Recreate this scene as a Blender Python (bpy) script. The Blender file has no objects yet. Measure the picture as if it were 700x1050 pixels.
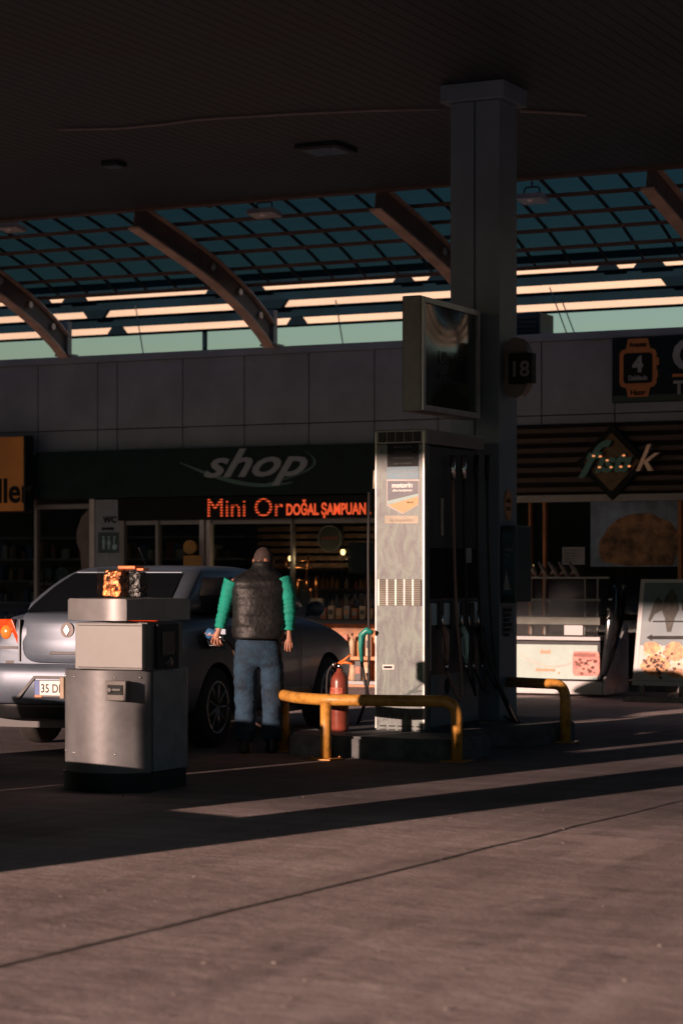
import bpy, bmesh, math, random
from mathutils import Vector, Matrix, noise
random.seed(7)
PI = math.pi
C = bpy.context.scene.collection
TH = math.radians(26.07)
CT, ST = math.cos(TH), math.sin(TH)
F, H, CX, HY = 2350.0, 1.48, 350.0, 585.0      # focal length in photo pixels, eye height, principal column, horizon row

# ------------------------------------------------------------------ site frame
def world(a, b, z=0.0):
    return Vector((a*CT + b*ST, -a*ST + b*CT, z))
def at_b(px, py, b):                            # photo ray met with the plane b = const -> (a, z)
    d = (px-CX)/F; Y = b/(ST*d + CT)
    return Y*(CT*d-ST), H + (HY-py)/F*Y
def at_a(px, py, a):                            # the same with a = const -> (b, z)
    d = (px-CX)/F; Y = a/(CT*d-ST)
    return Y*(ST*d+CT), H + (HY-py)/F*Y

# ------------------------------------------------------------------ materials
MATS = {}
def mat(name, col, rough=.6, metal=0., var=.12, scale=6., bump=0., bscale=40., emit=0., spec=.5, coat=0., alpha=1., trans=0., ecol=None, streak=None, col2=None, wear=.5, dist=0.):
    if name in MATS: return MATS[name]
    m = bpy.data.materials.new(name); m.use_nodes = True
    nt = m.node_tree; N = nt.nodes; L = nt.links
    p = N['Principled BSDF']
    p.inputs['Roughness'].default_value = rough
    p.inputs['Metallic'].default_value = metal
    p.inputs['Specular IOR Level'].default_value = spec
    p.inputs['Coat Weight'].default_value = coat
    p.inputs['Transmission Weight'].default_value = trans
    p.inputs['Alpha'].default_value = alpha
    tc = N.new('ShaderNodeTexCoord')
    mp = N.new('ShaderNodeMapping'); L.new(tc.outputs['Object'], mp.inputs[0])
    if streak: mp.inputs['Scale'].default_value = streak
    nz = N.new('ShaderNodeTexNoise'); nz.inputs['Scale'].default_value = scale; nz.inputs['Detail'].default_value = 7
    nz.inputs['Roughness'].default_value = .62; nz.inputs['Distortion'].default_value = dist
    L.new(mp.outputs[0], nz.inputs['Vector'])
    r = N.new('ShaderNodeValToRGB'); c = col
    lo = col2 if col2 else tuple(max(0, x*(1-var*1.6)) for x in c)
    hi = tuple(min(1, x*(1+var)) for x in c)
    r.color_ramp.elements[0].position = .36; r.color_ramp.elements[1].position = .36+.3*wear+.12
    r.color_ramp.elements[0].color = (*lo, 1); r.color_ramp.elements[1].color = (*hi, 1)
    L.new(nz.outputs['Fac'], r.inputs[0]); L.new(r.outputs[0], p.inputs['Base Color'])
    rr = N.new('ShaderNodeMapRange'); rr.inputs['To Min'].default_value = max(.02, rough-.12); rr.inputs['To Max'].default_value = min(1, rough+.12)
    L.new(nz.outputs['Fac'], rr.inputs[0]); L.new(rr.outputs[0], p.inputs['Roughness'])
    if bump:
        n2 = N.new('ShaderNodeTexNoise'); n2.inputs['Scale'].default_value = bscale; n2.inputs['Detail'].default_value = 5
        L.new(mp.outputs[0], n2.inputs['Vector'])
        b = N.new('ShaderNodeBump'); b.inputs['Strength'].default_value = bump; b.inputs['Distance'].default_value = .02
        L.new(n2.outputs['Fac'], b.inputs['Height']); L.new(b.outputs[0], p.inputs['Normal'])
    if emit:
        p.inputs['Emission Color'].default_value = (*(ecol or col), 1); p.inputs['Emission Strength'].default_value = emit
    MATS[name] = m
    return m
def glass(name, tint, rough=.03, refl=.9, clear=.8):
    """thin pane: tinted see-through with a mirror coat that grows at grazing angles"""
    if name in MATS: return MATS[name]
    m = bpy.data.materials.new(name); m.use_nodes = True
    nt = m.node_tree; N = nt.nodes; L = nt.links
    N.remove(N['Principled BSDF']); out = N['Material Output']
    t = N.new('ShaderNodeBsdfTransparent'); t.inputs[0].default_value = (*tint, 1)
    g = N.new('ShaderNodeBsdfGlossy'); g.inputs['Color'].default_value = (refl, refl, refl, 1)
    nz = N.new('ShaderNodeTexNoise'); nz.inputs['Scale'].default_value = 1.3
    mr = N.new('ShaderNodeMapRange'); mr.inputs['To Min'].default_value = rough; mr.inputs['To Max'].default_value = rough+.05
    L.new(nz.outputs['Fac'], mr.inputs[0]); L.new(mr.outputs[0], g.inputs['Roughness'])
    lw = N.new('ShaderNodeLayerWeight'); lw.inputs[0].default_value = .5
    pw = N.new('ShaderNodeMath'); pw.operation = 'POWER'; pw.inputs[1].default_value = 5; L.new(lw.outputs['Facing'], pw.inputs[0])
    ma = N.new('ShaderNodeMath'); ma.operation = 'MULTIPLY_ADD'; ma.inputs[1].default_value = .9; ma.inputs[2].default_value = .05; L.new(pw.outputs[0], ma.inputs[0])
    mx = N.new('ShaderNodeMixShader'); L.new(ma.outputs[0], mx.inputs[0]); L.new(t.outputs[0], mx.inputs[1]); L.new(g.outputs[0], mx.inputs[2])
    L.new(mx.outputs[0], out.inputs[0])
    MATS[name] = m
    return m

M_fascia = mat('fascia_panel', (.22,.262,.315), .5, .1, .10, 1.4, .05, 6)
M_joint = mat('joint_dark', (.02,.02,.022), .8)
M_metalgrey = mat('grey_metal', (.18,.18,.185), .42, .4, .1, 3)
M_col = mat('column_cladding', (.145,.20,.25), .48, .1, .1, 1.5, .03, 5)
M_dark = mat('dark_plastic', (.012,.016,.019), .5, spec=.3)
M_black = mat('black_rubber', (.012,.012,.013), .6, bump=.1)
M_green = mat('sign_green', (.006,.022,.024), .4, var=.15, spec=.15)
M_darkband = mat('soffit_dark', (.008,.011,.013), .7, spec=.15)
M_wood = mat('wood_slat', (.055,.027,.016), .5, 0, .35, 3, .15, 30, streak=(.4,6,6))
M_woodgap = mat('wood_gap', (.012,.008,.006), .8)
M_white = mat('white_paint', (.46,.47,.48), .45, 0, .06, 4)
M_cream = mat('cream_paint', (.30,.29,.27), .5, 0, .08, 4)
M_yel = mat('safety_yellow', (.52,.25,.045), .45, 0, .16, 16, .12, 40, coat=.1, col2=(.34,.16,.03), wear=.15)
M_sign_yellow = mat('sign_orange', (.62,.26,.05), .5, 0, .08, 2)
M_ink = mat('black_ink', (.008,.010,.012), .5, spec=.15)
M_kerb = mat('kerb_concrete', (.20,.19,.185), .85, 0, .25, 9, .4, 60)
M_pump = mat('brushed_steel', (.112,.150,.130), .42, .1, .22, 8, .08, 90, streak=(1.7,1,.6), col2=(.034,.040,.050), dist=1.1, wear=.6)
M_pumpside = mat('pump_side', (.045,.055,.065), .4, .2)
M_teal = mat('teal_plastic', (.02,.25,.20), .35, 0, .12)
M_red = mat('extinguisher_red', (.24,.055,.035), .3, 0, .12, 9, coat=.4)
M_orange = mat('orange_plastic', (.85,.2,.04), .4)
M_chrome = mat('chrome', (.7,.7,.68), .18, 1., .05)
M_brass = mat('copper_metal', (.7,.32,.15), .3, 1., .1)
M_skin = mat('skin', (.42,.20,.13), .5, 0, .1, 20, .05, 80)
M_hair = mat('short_grey_hair', (.045,.03,.025), .8, 0, .3, 60, .4, 200)
M_vest = mat('black_quilted_nylon', (.006,.0068,.0075), .55, 0, .25, 14, .35, 35)
M_shirt = mat('teal_jersey', (.0,.25,.18), .8, 0, .1, 12, .3, 45)
M_jean = mat('blue_denim', (.012,.038,.070), .85, 0, .35, 9, .35, 60, col2=(.004,.013,.026))
M_shoe = mat('black_shoe', (.012,.012,.013), .5)
M_car = mat('silver_paint', (.11,.14,.185), .40, .35, .05, 3, coat=.12)
M_cardark = mat('car_dark_trim', (.012,.013,.015), .4)
M_carglass = mat('car_window_tint', (.006,.008,.01), .06, 0, .05, spec=.7)
M_tyre = mat('tyre_rubber', (.03,.028,.026), .8, 0, .2, 20, .3, 80)
M_rim = mat('alloy_rim', (.30,.31,.33), .35, .8, .1)
M_tail = mat('tail_lamp_lens', (.75,.07,.01), .2, 0, .25, 30, coat=.8, emit=0)
M_plate = mat('plate_white', (.7,.7,.66), .4, 0, .05)
M_blue = mat('plate_blue', (.02,.08,.32), .4)
M_ceiling = mat('canopy_sheet', (.024,.036,.044), .6, .1, .3, .6, .05, 3)
M_kiosk = mat('kiosk_grey_plastic', (.145,.15,.158), .42, .05, .10, 3, .05, 20, col2=(.105,.105,.11))
M_kioskpanel = mat('kiosk_panel', (.24,.24,.235), .5, 0, .06, 3, .03, 20)
M_glass = glass('shop_glass', (.62,.68,.7))
M_clear = glass('clear_plastic', (.8,.82,.8), .08)
M_roofglass = None

# ------------------------------------------------------------------ geometry
class MB:
    """collects faces in site coordinates (a, b, z); build() makes ONE mesh object"""
    def __init__(s): s.bm = bmesh.new()
    def quad(s, *pts):
        vs = [s.bm.verts.new(p) for p in pts]; s.bm.faces.new(vs); return s
    def box(s, a0, a1, b0, b1, z0, z1, bev=0.):
        a0, a1 = min(a0,a1), max(a0,a1); b0, b1 = min(b0,b1), max(b0,b1); z0, z1 = min(z0,z1), max(z0,z1)
        v = [s.bm.verts.new(p) for p in ((a0,b0,z0),(a1,b0,z0),(a1,b1,z0),(a0,b1,z0),(a0,b0,z1),(a1,b0,z1),(a1,b1,z1),(a0,b1,z1))]
        fs = [s.bm.faces.new([v[i] for i in f]) for f in ((3,2,1,0),(4,5,6,7),(0,1,5,4),(1,2,6,5),(2,3,7,6),(3,0,4,7))]
        if bev:
            es = {e for f in fs for e in f.edges}
            bmesh.ops.bevel(s.bm, geom=list(es), offset=bev, segments=2, affect='EDGES', profile=.6)
        return s
    def prism(s, pts, z0, z1, bev=0.):
        lo = [s.bm.verts.new((p[0],p[1],z0)) for p in pts]; hi = [s.bm.verts.new((p[0],p[1],z1)) for p in pts]
        n = len(pts); fs = [s.bm.faces.new(lo[::-1]), s.bm.faces.new(hi)]
        for i in range(n): fs.append(s.bm.faces.new((lo[i],lo[(i+1)%n],hi[(i+1)%n],hi[i])))
        if bev:
            es = list(fs[1].edges)
            bmesh.ops.bevel(s.bm, geom=es, offset=bev, segments=2, affect='EDGES')
        return s
    def plate(s, pts, b0, b1):                    # outline in (a,z), thickness along b
        f = [s.bm.verts.new((p[0],b0,p[1])) for p in pts]; k = [s.bm.verts.new((p[0],b1,p[1])) for p in pts]
        n = len(pts); s.bm.faces.new(f); s.bm.faces.new(k[::-1])
        for i in range(n): s.bm.faces.new((f[(i+1)%n],f[i],k[i],k[(i+1)%n]))
        return s
    def plate_a(s, pts, a0, a1):                  # outline in (b,z), thickness along a
        f = [s.bm.verts.new((a0,p[0],p[1])) for p in pts]; k = [s.bm.verts.new((a1,p[0],p[1])) for p in pts]
        n = len(pts); s.bm.faces.new(f); s.bm.faces.new(k[::-1])
        for i in range(n): s.bm.faces.new((f[(i+1)%n],f[i],k[i],k[(i+1)%n]))
        return s
    def tube(s, pts, r, n=10, cap=True):
        pts = [Vector(p) for p in pts]; rs = r if isinstance(r, (list,tuple)) else [r]*len(pts)
        rings = []; up = None
        for i, p in enumerate(pts):
            d = (pts[min(i+1,len(pts)-1)]-pts[max(i-1,0)]).normalized()
            if up is None: up = Vector((0,0,1)) if abs(d.z) < .9 else Vector((1,0,0))
            x = d.cross(up).normalized(); up = x.cross(d).normalized()
            rr = rs[i]; rx, ry = rr if isinstance(rr, tuple) else (rr, rr)
            rings.append([s.bm.verts.new(p + x*math.cos(t)*rx + up*math.sin(t)*ry) for t in (2*PI*k/n for k in range(n))])
        for i in range(len(rings)-1):
            for k in range(n):
                f = s.bm.faces.new((rings[i][k],rings[i][(k+1)%n],rings[i+1][(k+1)%n],rings[i+1][k])); f.smooth = True
        if cap:
            s.bm.faces.new(rings[0][::-1]); s.bm.faces.new(rings[-1])
        return s
    def rings(s, rs, cap0=True, cap1=True, smooth=True):
        vv = [[s.bm.verts.new(p) for p in r] for r in rs]; n = len(vv[0])
        for i in range(len(vv)-1):
            for k in range(n):
                f = s.bm.faces.new((vv[i][k],vv[i][(k+1)%n],vv[i+1][(k+1)%n],vv[i+1][k])); f.smooth = smooth
        if cap0: s.bm.faces.new(vv[0][::-1])
        if cap1: s.bm.faces.new(vv[-1])
        return s
    def lathe(s, prof, c, n=20, axis='z'):
        rs = []
        for r, h in prof:
            ring = []
            for k in range(n):
                t = 2*PI*k/n
                if axis == 'z': ring.append((c[0]+r*math.cos(t), c[1]+r*math.sin(t), c[2]+h))
                elif axis == 'y': ring.append((c[0]+r*math.cos(t), c[1]+h, c[2]+r*math.sin(t)))
                else: ring.append((c[0]+h, c[1]+r*math.cos(t), c[2]+r*math.sin(t)))
            rs.append(ring)
        return s.rings(rs)
    def ball(s, c, r, sx=1, sy=1, sz=1, seg=14):
        g = bmesh.ops.create_uvsphere(s.bm, u_segments=seg, v_segments=max(6,seg//2+2), radius=r)
        for v in g['verts']: v.co = Vector((v.co.x*sx, v.co.y*sy, v.co.z*sz))+Vector(c)
        for v in g['verts']:
            for f in v.link_faces: f.smooth = True
        return s
    def build(s, name, m, parent=None, origin=None, local=False, subsurf=0, boolean=None, bevmod=0.):
        o0 = Vector(origin) if origin is not None else (Vector(parent['_o']) if parent is not None else Vector((0,0,0)))
        for v in s.bm.verts: v.co = v.co - o0
        bmesh.ops.recalc_face_normals(s.bm, faces=s.bm.faces)
        me = bpy.data.meshes.new(name); s.bm.to_mesh(me); s.bm.free()
        me.materials.append(m)
        o = bpy.data.objects.new(name, me); C.objects.link(o)
        o['_o'] = list(o0)
        if parent is not None: o.parent = parent
        else:
            if not local:
                o.rotation_euler = (0,0,-TH); o.location = world(*o0)
        if bevmod:
            bv = o.modifiers.new('bevel','BEVEL'); bv.width = bevmod; bv.segments = 2; bv.limit_method = 'ANGLE'
        if subsurf:
            sb = o.modifiers.new('sub','SUBSURF'); sb.levels = subsurf; sb.render_levels = subsurf
        return o

def tag(o, label=None, cat=None, group=None, kind=None):
    if label: o['label'] = label
    if cat: o['category'] = cat
    if group: o['group'] = group
    if kind: o['kind'] = kind
    return o
def thing(name, label, cat, o0=(0,0,0), group=None, rot=None, loc=None):
    o = bpy.data.objects.new(name, None); C.objects.link(o); o.empty_display_size = .2
    if loc is not None: o.location = loc; o['_o'] = [0,0,0]; o.rotation_euler = (0,0,rot or 0)
    else: o.location = world(*o0); o.rotation_euler = (0,0,-TH); o['_o'] = list(o0)
    return tag(o, label, cat, group)
def copy_tree(o, parent=None):
    c = o.copy(); C.objects.link(c)
    if parent is not None: c.parent = parent
    for ch in list(o.children): copy_tree(ch, c)
    return c
def text(s, size, pos, m, parent, name='lettering', face='front', shear=0., ext=.004, wx=1., align='LEFT', bold=0., rot=None):
    """letters standing on a face of the site frame (front: faces -b; right: faces +a)"""
    cu = bpy.data.curves.new(name,'FONT'); cu.body = s; cu.size = size; cu.extrude = ext; cu.shear = shear; cu.align_x = align; cu.offset = bold
    cu.resolution_u = 3
    t = bpy.data.objects.new(name, cu); C.objects.link(t)
    dg = bpy.context.evaluated_depsgraph_get(); dg.update()
    me = bpy.data.meshes.new_from_object(t.evaluated_get(dg)); bpy.data.objects.remove(t)
    if face == 'front': B = Matrix(((1,0,0),(0,0,-1),(0,1,0)))
    else: B = Matrix(((0,0,1),(1,0,0),(0,1,0)))
    o0 = Vector(parent['_o']) if parent is not None else Vector((0,0,0))
    p = Vector(pos)-o0
    for v in me.vertices:
        c = v.co.copy(); c.x *= wx
        if rot: c = Matrix.Rotation(rot,3,'Z') @ c
        v.co = B @ c + p
    me.materials.clear(); me.materials.append(m); me.name = name
    o = bpy.data.objects.new(name, me); C.objects.link(o); o['_o'] = list(o0)
    if parent is not None: o.parent = parent
    return o
def arc(pts, n=6, r=.1):
    """round the inner corners of a polyline"""
    pts = [Vector(p) for p in pts]; out = [pts[0]]
    for i in range(1, len(pts)-1):
        p = pts[i]; u = (pts[i-1]-p); w = (pts[i+1]-p); rr = min(r, u.length*.49, w.length*.49)
        A = p+u.normalized()*rr; B = p+w.normalized()*rr
        for k in range(n+1):
            t = k/n; out.append(A*(1-t)**2 + p*2*t*(1-t) + B*t*t)
    out.append(pts[-1]); return out
def bez(p0, p1, p2, p3, n=18):
    P = [Vector(p) for p in (p0,p1,p2,p3)]
    return [P[0]*(1-t)**3+P[1]*3*t*(1-t)**2+P[2]*3*t*t*(1-t)+P[3]*t**3 for t in (k/n for k in range(n+1))]

# ================================================================== SETTING
# ---- ground
def ground_mat():
    m = bpy.data.materials.new('forecourt_concrete'); m.use_nodes = True
    nt = m.node_tree; N = nt.nodes; L = nt.links; p = N['Principled BSDF']
    tc = N.new('ShaderNodeTexCoord')
    def nz(sc, det=8, ro=.6, scl=(1,1,1)):
        mp = N.new('ShaderNodeMapping'); mp.inputs['Scale'].default_value = scl; L.new(tc.outputs['Object'], mp.inputs[0])
        n = N.new('ShaderNodeTexNoise'); n.inputs['Scale'].default_value = sc; n.inputs['Detail'].default_value = det; n.inputs['Roughness'].default_value = ro
        L.new(mp.outputs[0], n.inputs['Vector']); return n
    def ramp(src, e):
        r = N.new('ShaderNodeValToRGB'); cr = r.color_ramp
        cr.elements[0].position = e[0][0]; cr.elements[0].color = (*e[0][1],1)
        cr.elements[1].position = e[1][0]; cr.elements[1].color = (*e[1][1],1)
        for q in e[2:]:
            x = cr.elements.new(q[0]); x.color = (*q[1],1)
        L.new(src, r.inputs[0]); return r
    def mul(a_, b_, f=1.):
        x = N.new('ShaderNodeMix'); x.data_type = 'RGBA'; x.blend_type = 'MULTIPLY'; x.inputs[0].default_value = f
        L.new(a_, x.inputs[6]); L.new(b_, x.inputs[7]); return x.outputs[2]
    big = ramp(nz(.5, 7).outputs['Fac'], [(.34,(.46,.385,.375)),(.62,(.80,.68,.665))])
    fine = ramp(nz(60, 5, .7).outputs['Fac'], [(.32,(.68,.68,.68)),(.6,(1,1,1))])
    mid = ramp(nz(5, 9, .68).outputs['Fac'], [(.34,(.87,.86,.85)),(.6,(1,1,1))])
    track = ramp(nz(1.1, 6, .6, (5.,.18,1)).outputs['Fac'], [(.34,(.84,.83,.82)),(.6,(1,1,1))])
    track2 = ramp(nz(1.6, 9, .65, (.16,3.2,1)).outputs['Fac'], [(.34,(.76,.75,.74)),(.62,(1,1,1))])
    c = mul(mul(mul(mul(big.outputs[0], fine.outputs[0]), mid.outputs[0]), track.outputs[0]), track2.outputs[0])
    # old oil drips: small dark spots
    vo = N.new('ShaderNodeTexVoronoi'); vo.inputs['Scale'].default_value = 1.9; L.new(tc.outputs['Object'], vo.inputs['Vector'])
    sp = ramp(vo.outputs['Distance'], [(.015,(.35,.33,.32)),(.05,(1,1,1))]); c = mul(c, sp.outputs[0])
    # the fuelling lane is darker from tyres and oil, deepened here to match its shade
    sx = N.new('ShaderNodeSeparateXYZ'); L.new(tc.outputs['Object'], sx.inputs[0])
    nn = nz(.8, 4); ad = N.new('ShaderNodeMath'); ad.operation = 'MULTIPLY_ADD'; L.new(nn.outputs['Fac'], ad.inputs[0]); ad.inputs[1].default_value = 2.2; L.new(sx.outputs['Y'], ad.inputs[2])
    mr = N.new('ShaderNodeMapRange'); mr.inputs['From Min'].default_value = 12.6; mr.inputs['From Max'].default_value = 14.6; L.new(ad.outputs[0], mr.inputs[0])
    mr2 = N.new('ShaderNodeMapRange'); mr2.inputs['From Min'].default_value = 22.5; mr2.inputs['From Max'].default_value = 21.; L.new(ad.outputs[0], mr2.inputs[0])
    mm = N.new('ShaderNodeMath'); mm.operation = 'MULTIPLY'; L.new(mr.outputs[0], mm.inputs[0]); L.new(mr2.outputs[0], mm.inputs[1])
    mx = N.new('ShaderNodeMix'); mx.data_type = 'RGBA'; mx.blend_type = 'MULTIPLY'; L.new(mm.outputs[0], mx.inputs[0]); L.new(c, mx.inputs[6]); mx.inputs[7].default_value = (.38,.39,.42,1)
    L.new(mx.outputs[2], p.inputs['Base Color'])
    ro = N.new('ShaderNodeMapRange'); ro.inputs['To Min'].default_value = .62; ro.inputs['To Max'].default_value = .95
    L.new(nz(1.4, 7).outputs['Fac'], ro.inputs[0]); L.new(ro.outputs[0], p.inputs['Roughness'])
    p.inputs['Specular IOR Level'].default_value = .25
    b = N.new('ShaderNodeBump'); b.inputs['Strength'].default_value = .55; b.inputs['Distance'].default_value = .006
    L.new(nz(90, 4, .7).outputs['Fac'], b.inputs['Height'])
    b2 = N.new('ShaderNodeBump'); b2.inputs['Strength'].default_value = .5; b2.inputs['Distance'].default_value = .02
    L.new(nz(9, 6, .6, (1,1.6,1)).outputs['Fac'], b2.inputs['Height']); L.new(b.outputs[0], b2.inputs['Normal']); L.new(b2.outputs[0], p.inputs['Normal'])
    return m
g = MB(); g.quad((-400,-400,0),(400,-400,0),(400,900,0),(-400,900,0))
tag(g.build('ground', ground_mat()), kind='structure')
# cast joints of the concrete slabs
M_seam = mat('joint_sealant', (.12,.108,.10), .9, 0, .5, 5, .3, 50)
def seam(a0, b0, a1, b1, w=.022):
    mb = MB(); n = 60; d = Vector((a1-a0,b1-b0)).normalized(); nn = Vector((-d.y,d.x)); L_ = []; R_ = []
    for i in range(n+1):
        t = i/n; c = Vector((a0+(a1-a0)*t, b0+(b1-b0)*t)); ww = w*(.6+.8*noise.noise(Vector((i*.37,a0,b0)))**2+.2); off = nn*noise.noise(Vector((i*.21,b0,3)))*.02
        L_.append(c+off+nn*ww); R_.append(c+off-nn*ww)
    for i in range(n): mb.quad((*L_[i],.004),(*R_[i],.004),(*R_[i+1],.004),(*L_[i+1],.004))
    return tag(mb.build('expansion_joint', M_seam), kind='structure')
def G(px, py):
    Y = F*H/(py-HY); X = (px-CX)/F*Y; return X*CT-Y*ST, X*ST+Y*CT
p0 = G(-60,1007); p1 = G(760,806); seam(*p0, *p1, .013)

def tyre_mat():
    m = bpy.data.materials.new('tyre_smear'); m.use_nodes = True; nt = m.node_tree; N = nt.nodes; L = nt.links; p = N['Principled BSDF']
    p.inputs['Base Color'].default_value = (.10,.09,.085,1); p.inputs['Roughness'].default_value = .9
    tc = N.new('ShaderNodeTexCoord'); n = N.new('ShaderNodeTexNoise'); n.inputs['Scale'].default_value = 2.2; n.inputs['Detail'].default_value = 9; n.inputs['Roughness'].default_value = .75
    L.new(tc.outputs['Object'], n.inputs['Vector']); r = N.new('ShaderNodeMapRange'); r.inputs['From Min'].default_value = .46; r.inputs['From Max'].default_value = .68; r.inputs['To Max'].default_value = .28
    L.new(n.outputs['Fac'], r.inputs[0]); L.new(r.outputs[0], p.inputs['Alpha']); return m
M_ty = tyre_mat()
def tyre(pts, w):
    P = bez(*[(*G(*p), .006) for p in pts], 40); mb = MB(); L_ = []; R_ = []
    for i, p in enumerate(P):
        d = (P[min(i+1,40)]-P[max(i-1,0)]); d.z = 0; d.normalize(); n_ = Vector((-d.y,d.x,0)); L_.append(p+n_*w); R_.append(p-n_*w)
    for i in range(40): mb.quad(L_[i],R_[i],R_[i+1],L_[i+1])
    tag(mb.build('tyre_mark', M_ty), kind='structure')
tyre([(760,850),(560,905),(540,960),(330,1060)], .10); tyre([(760,905),(640,940),(600,1000),(520,1070)], .10)
tyre([(-40,960),(160,930),(420,880),(720,842)], .09); tyre([(-40,1040),(200,985),(460,930),(760,900)], .07); tyre([(120,1060),(330,960),(430,900),(740,826)], .12)
mb = MB(); random.seed(19)
for k in range(45):
    px, py = random.uniform(0,700), random.uniform(800,1048); a, b = G(px,py); r_ = random.uniform(.003,.008)
    g_ = bmesh.ops.create_icosphere(mb.bm, subdivisions=1, radius=r_)
    for v in g_['verts']: v.co = Vector((v.co.x*random.uniform(.8,1.5), v.co.y, v.co.z*.5)) + Vector((a,b,.003+r_*.4))
tag(mb.build('grit', mat('grit_stone', (.30,.27,.25), .9, 0, .4, 30)), 'grit and tiny litter scattered over the concrete', 'grit', kind='stuff')

# ================================================================== CANOPY
CZ = 5.75; CB0, CB1 = -2.8, 23.3
canopy = thing('forecourt_canopy', 'dark flat forecourt canopy with ribbed underside on a boxed steel column', 'canopy', (-7.8,12,0))
mb = MB(); mb.box(-46, 20, CB0, CB1, CZ+.06, CZ+.22)
mb.build('roof_slab', M_ceiling, canopy)
mb = MB(); k = -46
while k < 20:
    mb.box(k+.003, k+.117, CB0+.16, CB1-.16, CZ, CZ+.057); k += .12
mb.build('ceiling_boards', M_ceiling, canopy)
mb = MB(); mb.box(-46, 20, CB1-.155, CB1-.002, CZ-.03, CZ+.058); mb.box(-46, 20, CB0+.002, CB0+.155, CZ-.03, CZ+.058)
mb.build('edge_trim', mat('canopy_edge_trim', (.09,.06,.045), .6, .1), canopy)
# column
ca0, ca1, cb0, cb1 = -8.01, -7.545, 18.55, 18.96
mb = MB(); mb.box(ca0, ca0+.225, cb0, cb1, .17, CZ-.16, .006); mb.box(ca0+.24, ca1, cb0, cb1, .17, CZ-.16, .006)
mb.box(ca0+.22, ca0+.245, cb0+.02, cb1-.02, .17, CZ-.16)
colo = mb.build('column', M_col, canopy)
mb = MB(); mb.box(ca0-.07, ca1+.07, cb0-.07, cb1+.07, CZ-.159, CZ-.002, .01)
mb.build('cap', M_col, colo)
# recessed downlights of the canopy (switched off)
def downlight(px, py, s, lab):
    Y = F*(CZ-H)/(HY-py); X = (px-CX)/F*Y; a, b = X*CT-Y*ST, X*ST+Y*CT
    t = thing('ceiling_light', lab, 'ceiling light', (a,b,CZ), 'switched-off ceiling lights')
    m1 = MB(); m1.box(a-s, a+s, b-s, b+s, CZ-.05, CZ-.001, .01); m1.build('housing', M_dark, t)
    m1 = MB(); m1.box(a-s*.8, a+s*.8, b-s*.8, b+s*.8, CZ-.056, CZ-.051); m1.build('diffuser', mat('lamp_glass_dark', (.02,.022,.025), .3), t)
downlight(334,150,.24,'square unlit light on the canopy ceiling left of the column')
downlight(117,166,.10,'small square unlit light on the canopy ceiling, further left')
# streak of light on the ceiling, built as a pale tube
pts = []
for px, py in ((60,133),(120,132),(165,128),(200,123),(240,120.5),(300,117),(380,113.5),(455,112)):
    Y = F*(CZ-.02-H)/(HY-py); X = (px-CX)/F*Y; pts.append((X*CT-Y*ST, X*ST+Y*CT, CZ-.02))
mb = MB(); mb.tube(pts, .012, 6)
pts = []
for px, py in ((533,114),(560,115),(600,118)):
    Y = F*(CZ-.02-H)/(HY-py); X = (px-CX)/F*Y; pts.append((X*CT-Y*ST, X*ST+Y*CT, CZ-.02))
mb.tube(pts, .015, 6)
tag(mb.build('ceiling_streak', mat('pale_streak', (.28,.24,.22), .6)), 'streak of light built as a thin pale tube, wavering across the canopy ceiling', 'cable')

# ================================================================== STATION BUILDING
FB = 26.8
bld = thing('station_building', 'low grey panel-clad station shop with glazed front and flat roof', 'building', (-12,FB,0))
zt = 4.43
A0, A1 = -26., 6.
# fascia panels, split at the joints the photograph shows
vj = [A0] + [at_b(x, 400, FB)[0] for x in (-90,-25,41,102,122,189,252,318,385,450,556,631)] + [-2.6, -.4, 1.8, A1]
zj = 3.41; zb = 3.13
mb = MB()
for i in range(len(vj)-1):
    mb.box(vj[i]+.006, vj[i+1]-.006, FB-.04, FB+.02, zj+.006, zt-.1, .004)
    mb.box(vj[i]+.006, vj[i+1]-.006, FB-.04, FB+.02, zb-.05, zj-.006, .004)
mb.build('fascia_panels', M_fascia, bld)
mb = MB(); mb.box(A0, A1, FB+.03, FB+.2, 2.46, zt-.1); mb.build('wall', M_joint, bld)
mb = MB(); mb.box(A0, A1, FB-.07, FB+.25, zt-.095, zt, .008); mb.build('parapet_cap', M_fascia, bld)
mb = MB(); mb.box(A0, A1, FB+.26, FB+8, zt-.5, zt-.35); mb.build('roof', M_metalgrey, bld)
# soffit bands under the fascia
aC = at_b(512, 500, FB)[0]                           # where shop ends and cafe begins
mb = MB(); mb.box(at_b(125,500,FB)[0], aC, FB-.10, FB+.02, 2.16, 2.46); mb.build('lower_band', M_darkband, bld)
# the room behind: floor, back wall, side walls
mb = MB()
mb.box(A0, A1, FB+3.6, FB+3.7, 0, 3.0); mb.box(A0, A0+.1, FB, FB+3.6, 0, 3); mb.box(A1-.1, A1, FB, FB+3.6, 0, 3); mb.box(aC-.08, aC+.02, FB+.1, FB+3.6, 0, 2.8)
mb.build('inner_wall', mat('interior_wall', (.022,.02,.019), .8, 0, .4, 1.2), bld)
mb = MB(); mb.box(A0, A1, FB+.02, FB+3.6, 2.75, 2.8); mb.build('inner_ceiling', M_darkband, bld)
mb = MB(); mb.box(A0, A1, FB-.05, FB+.12, 0, .08, .005); mb.build('plinth', M_kerb, bld)
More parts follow.
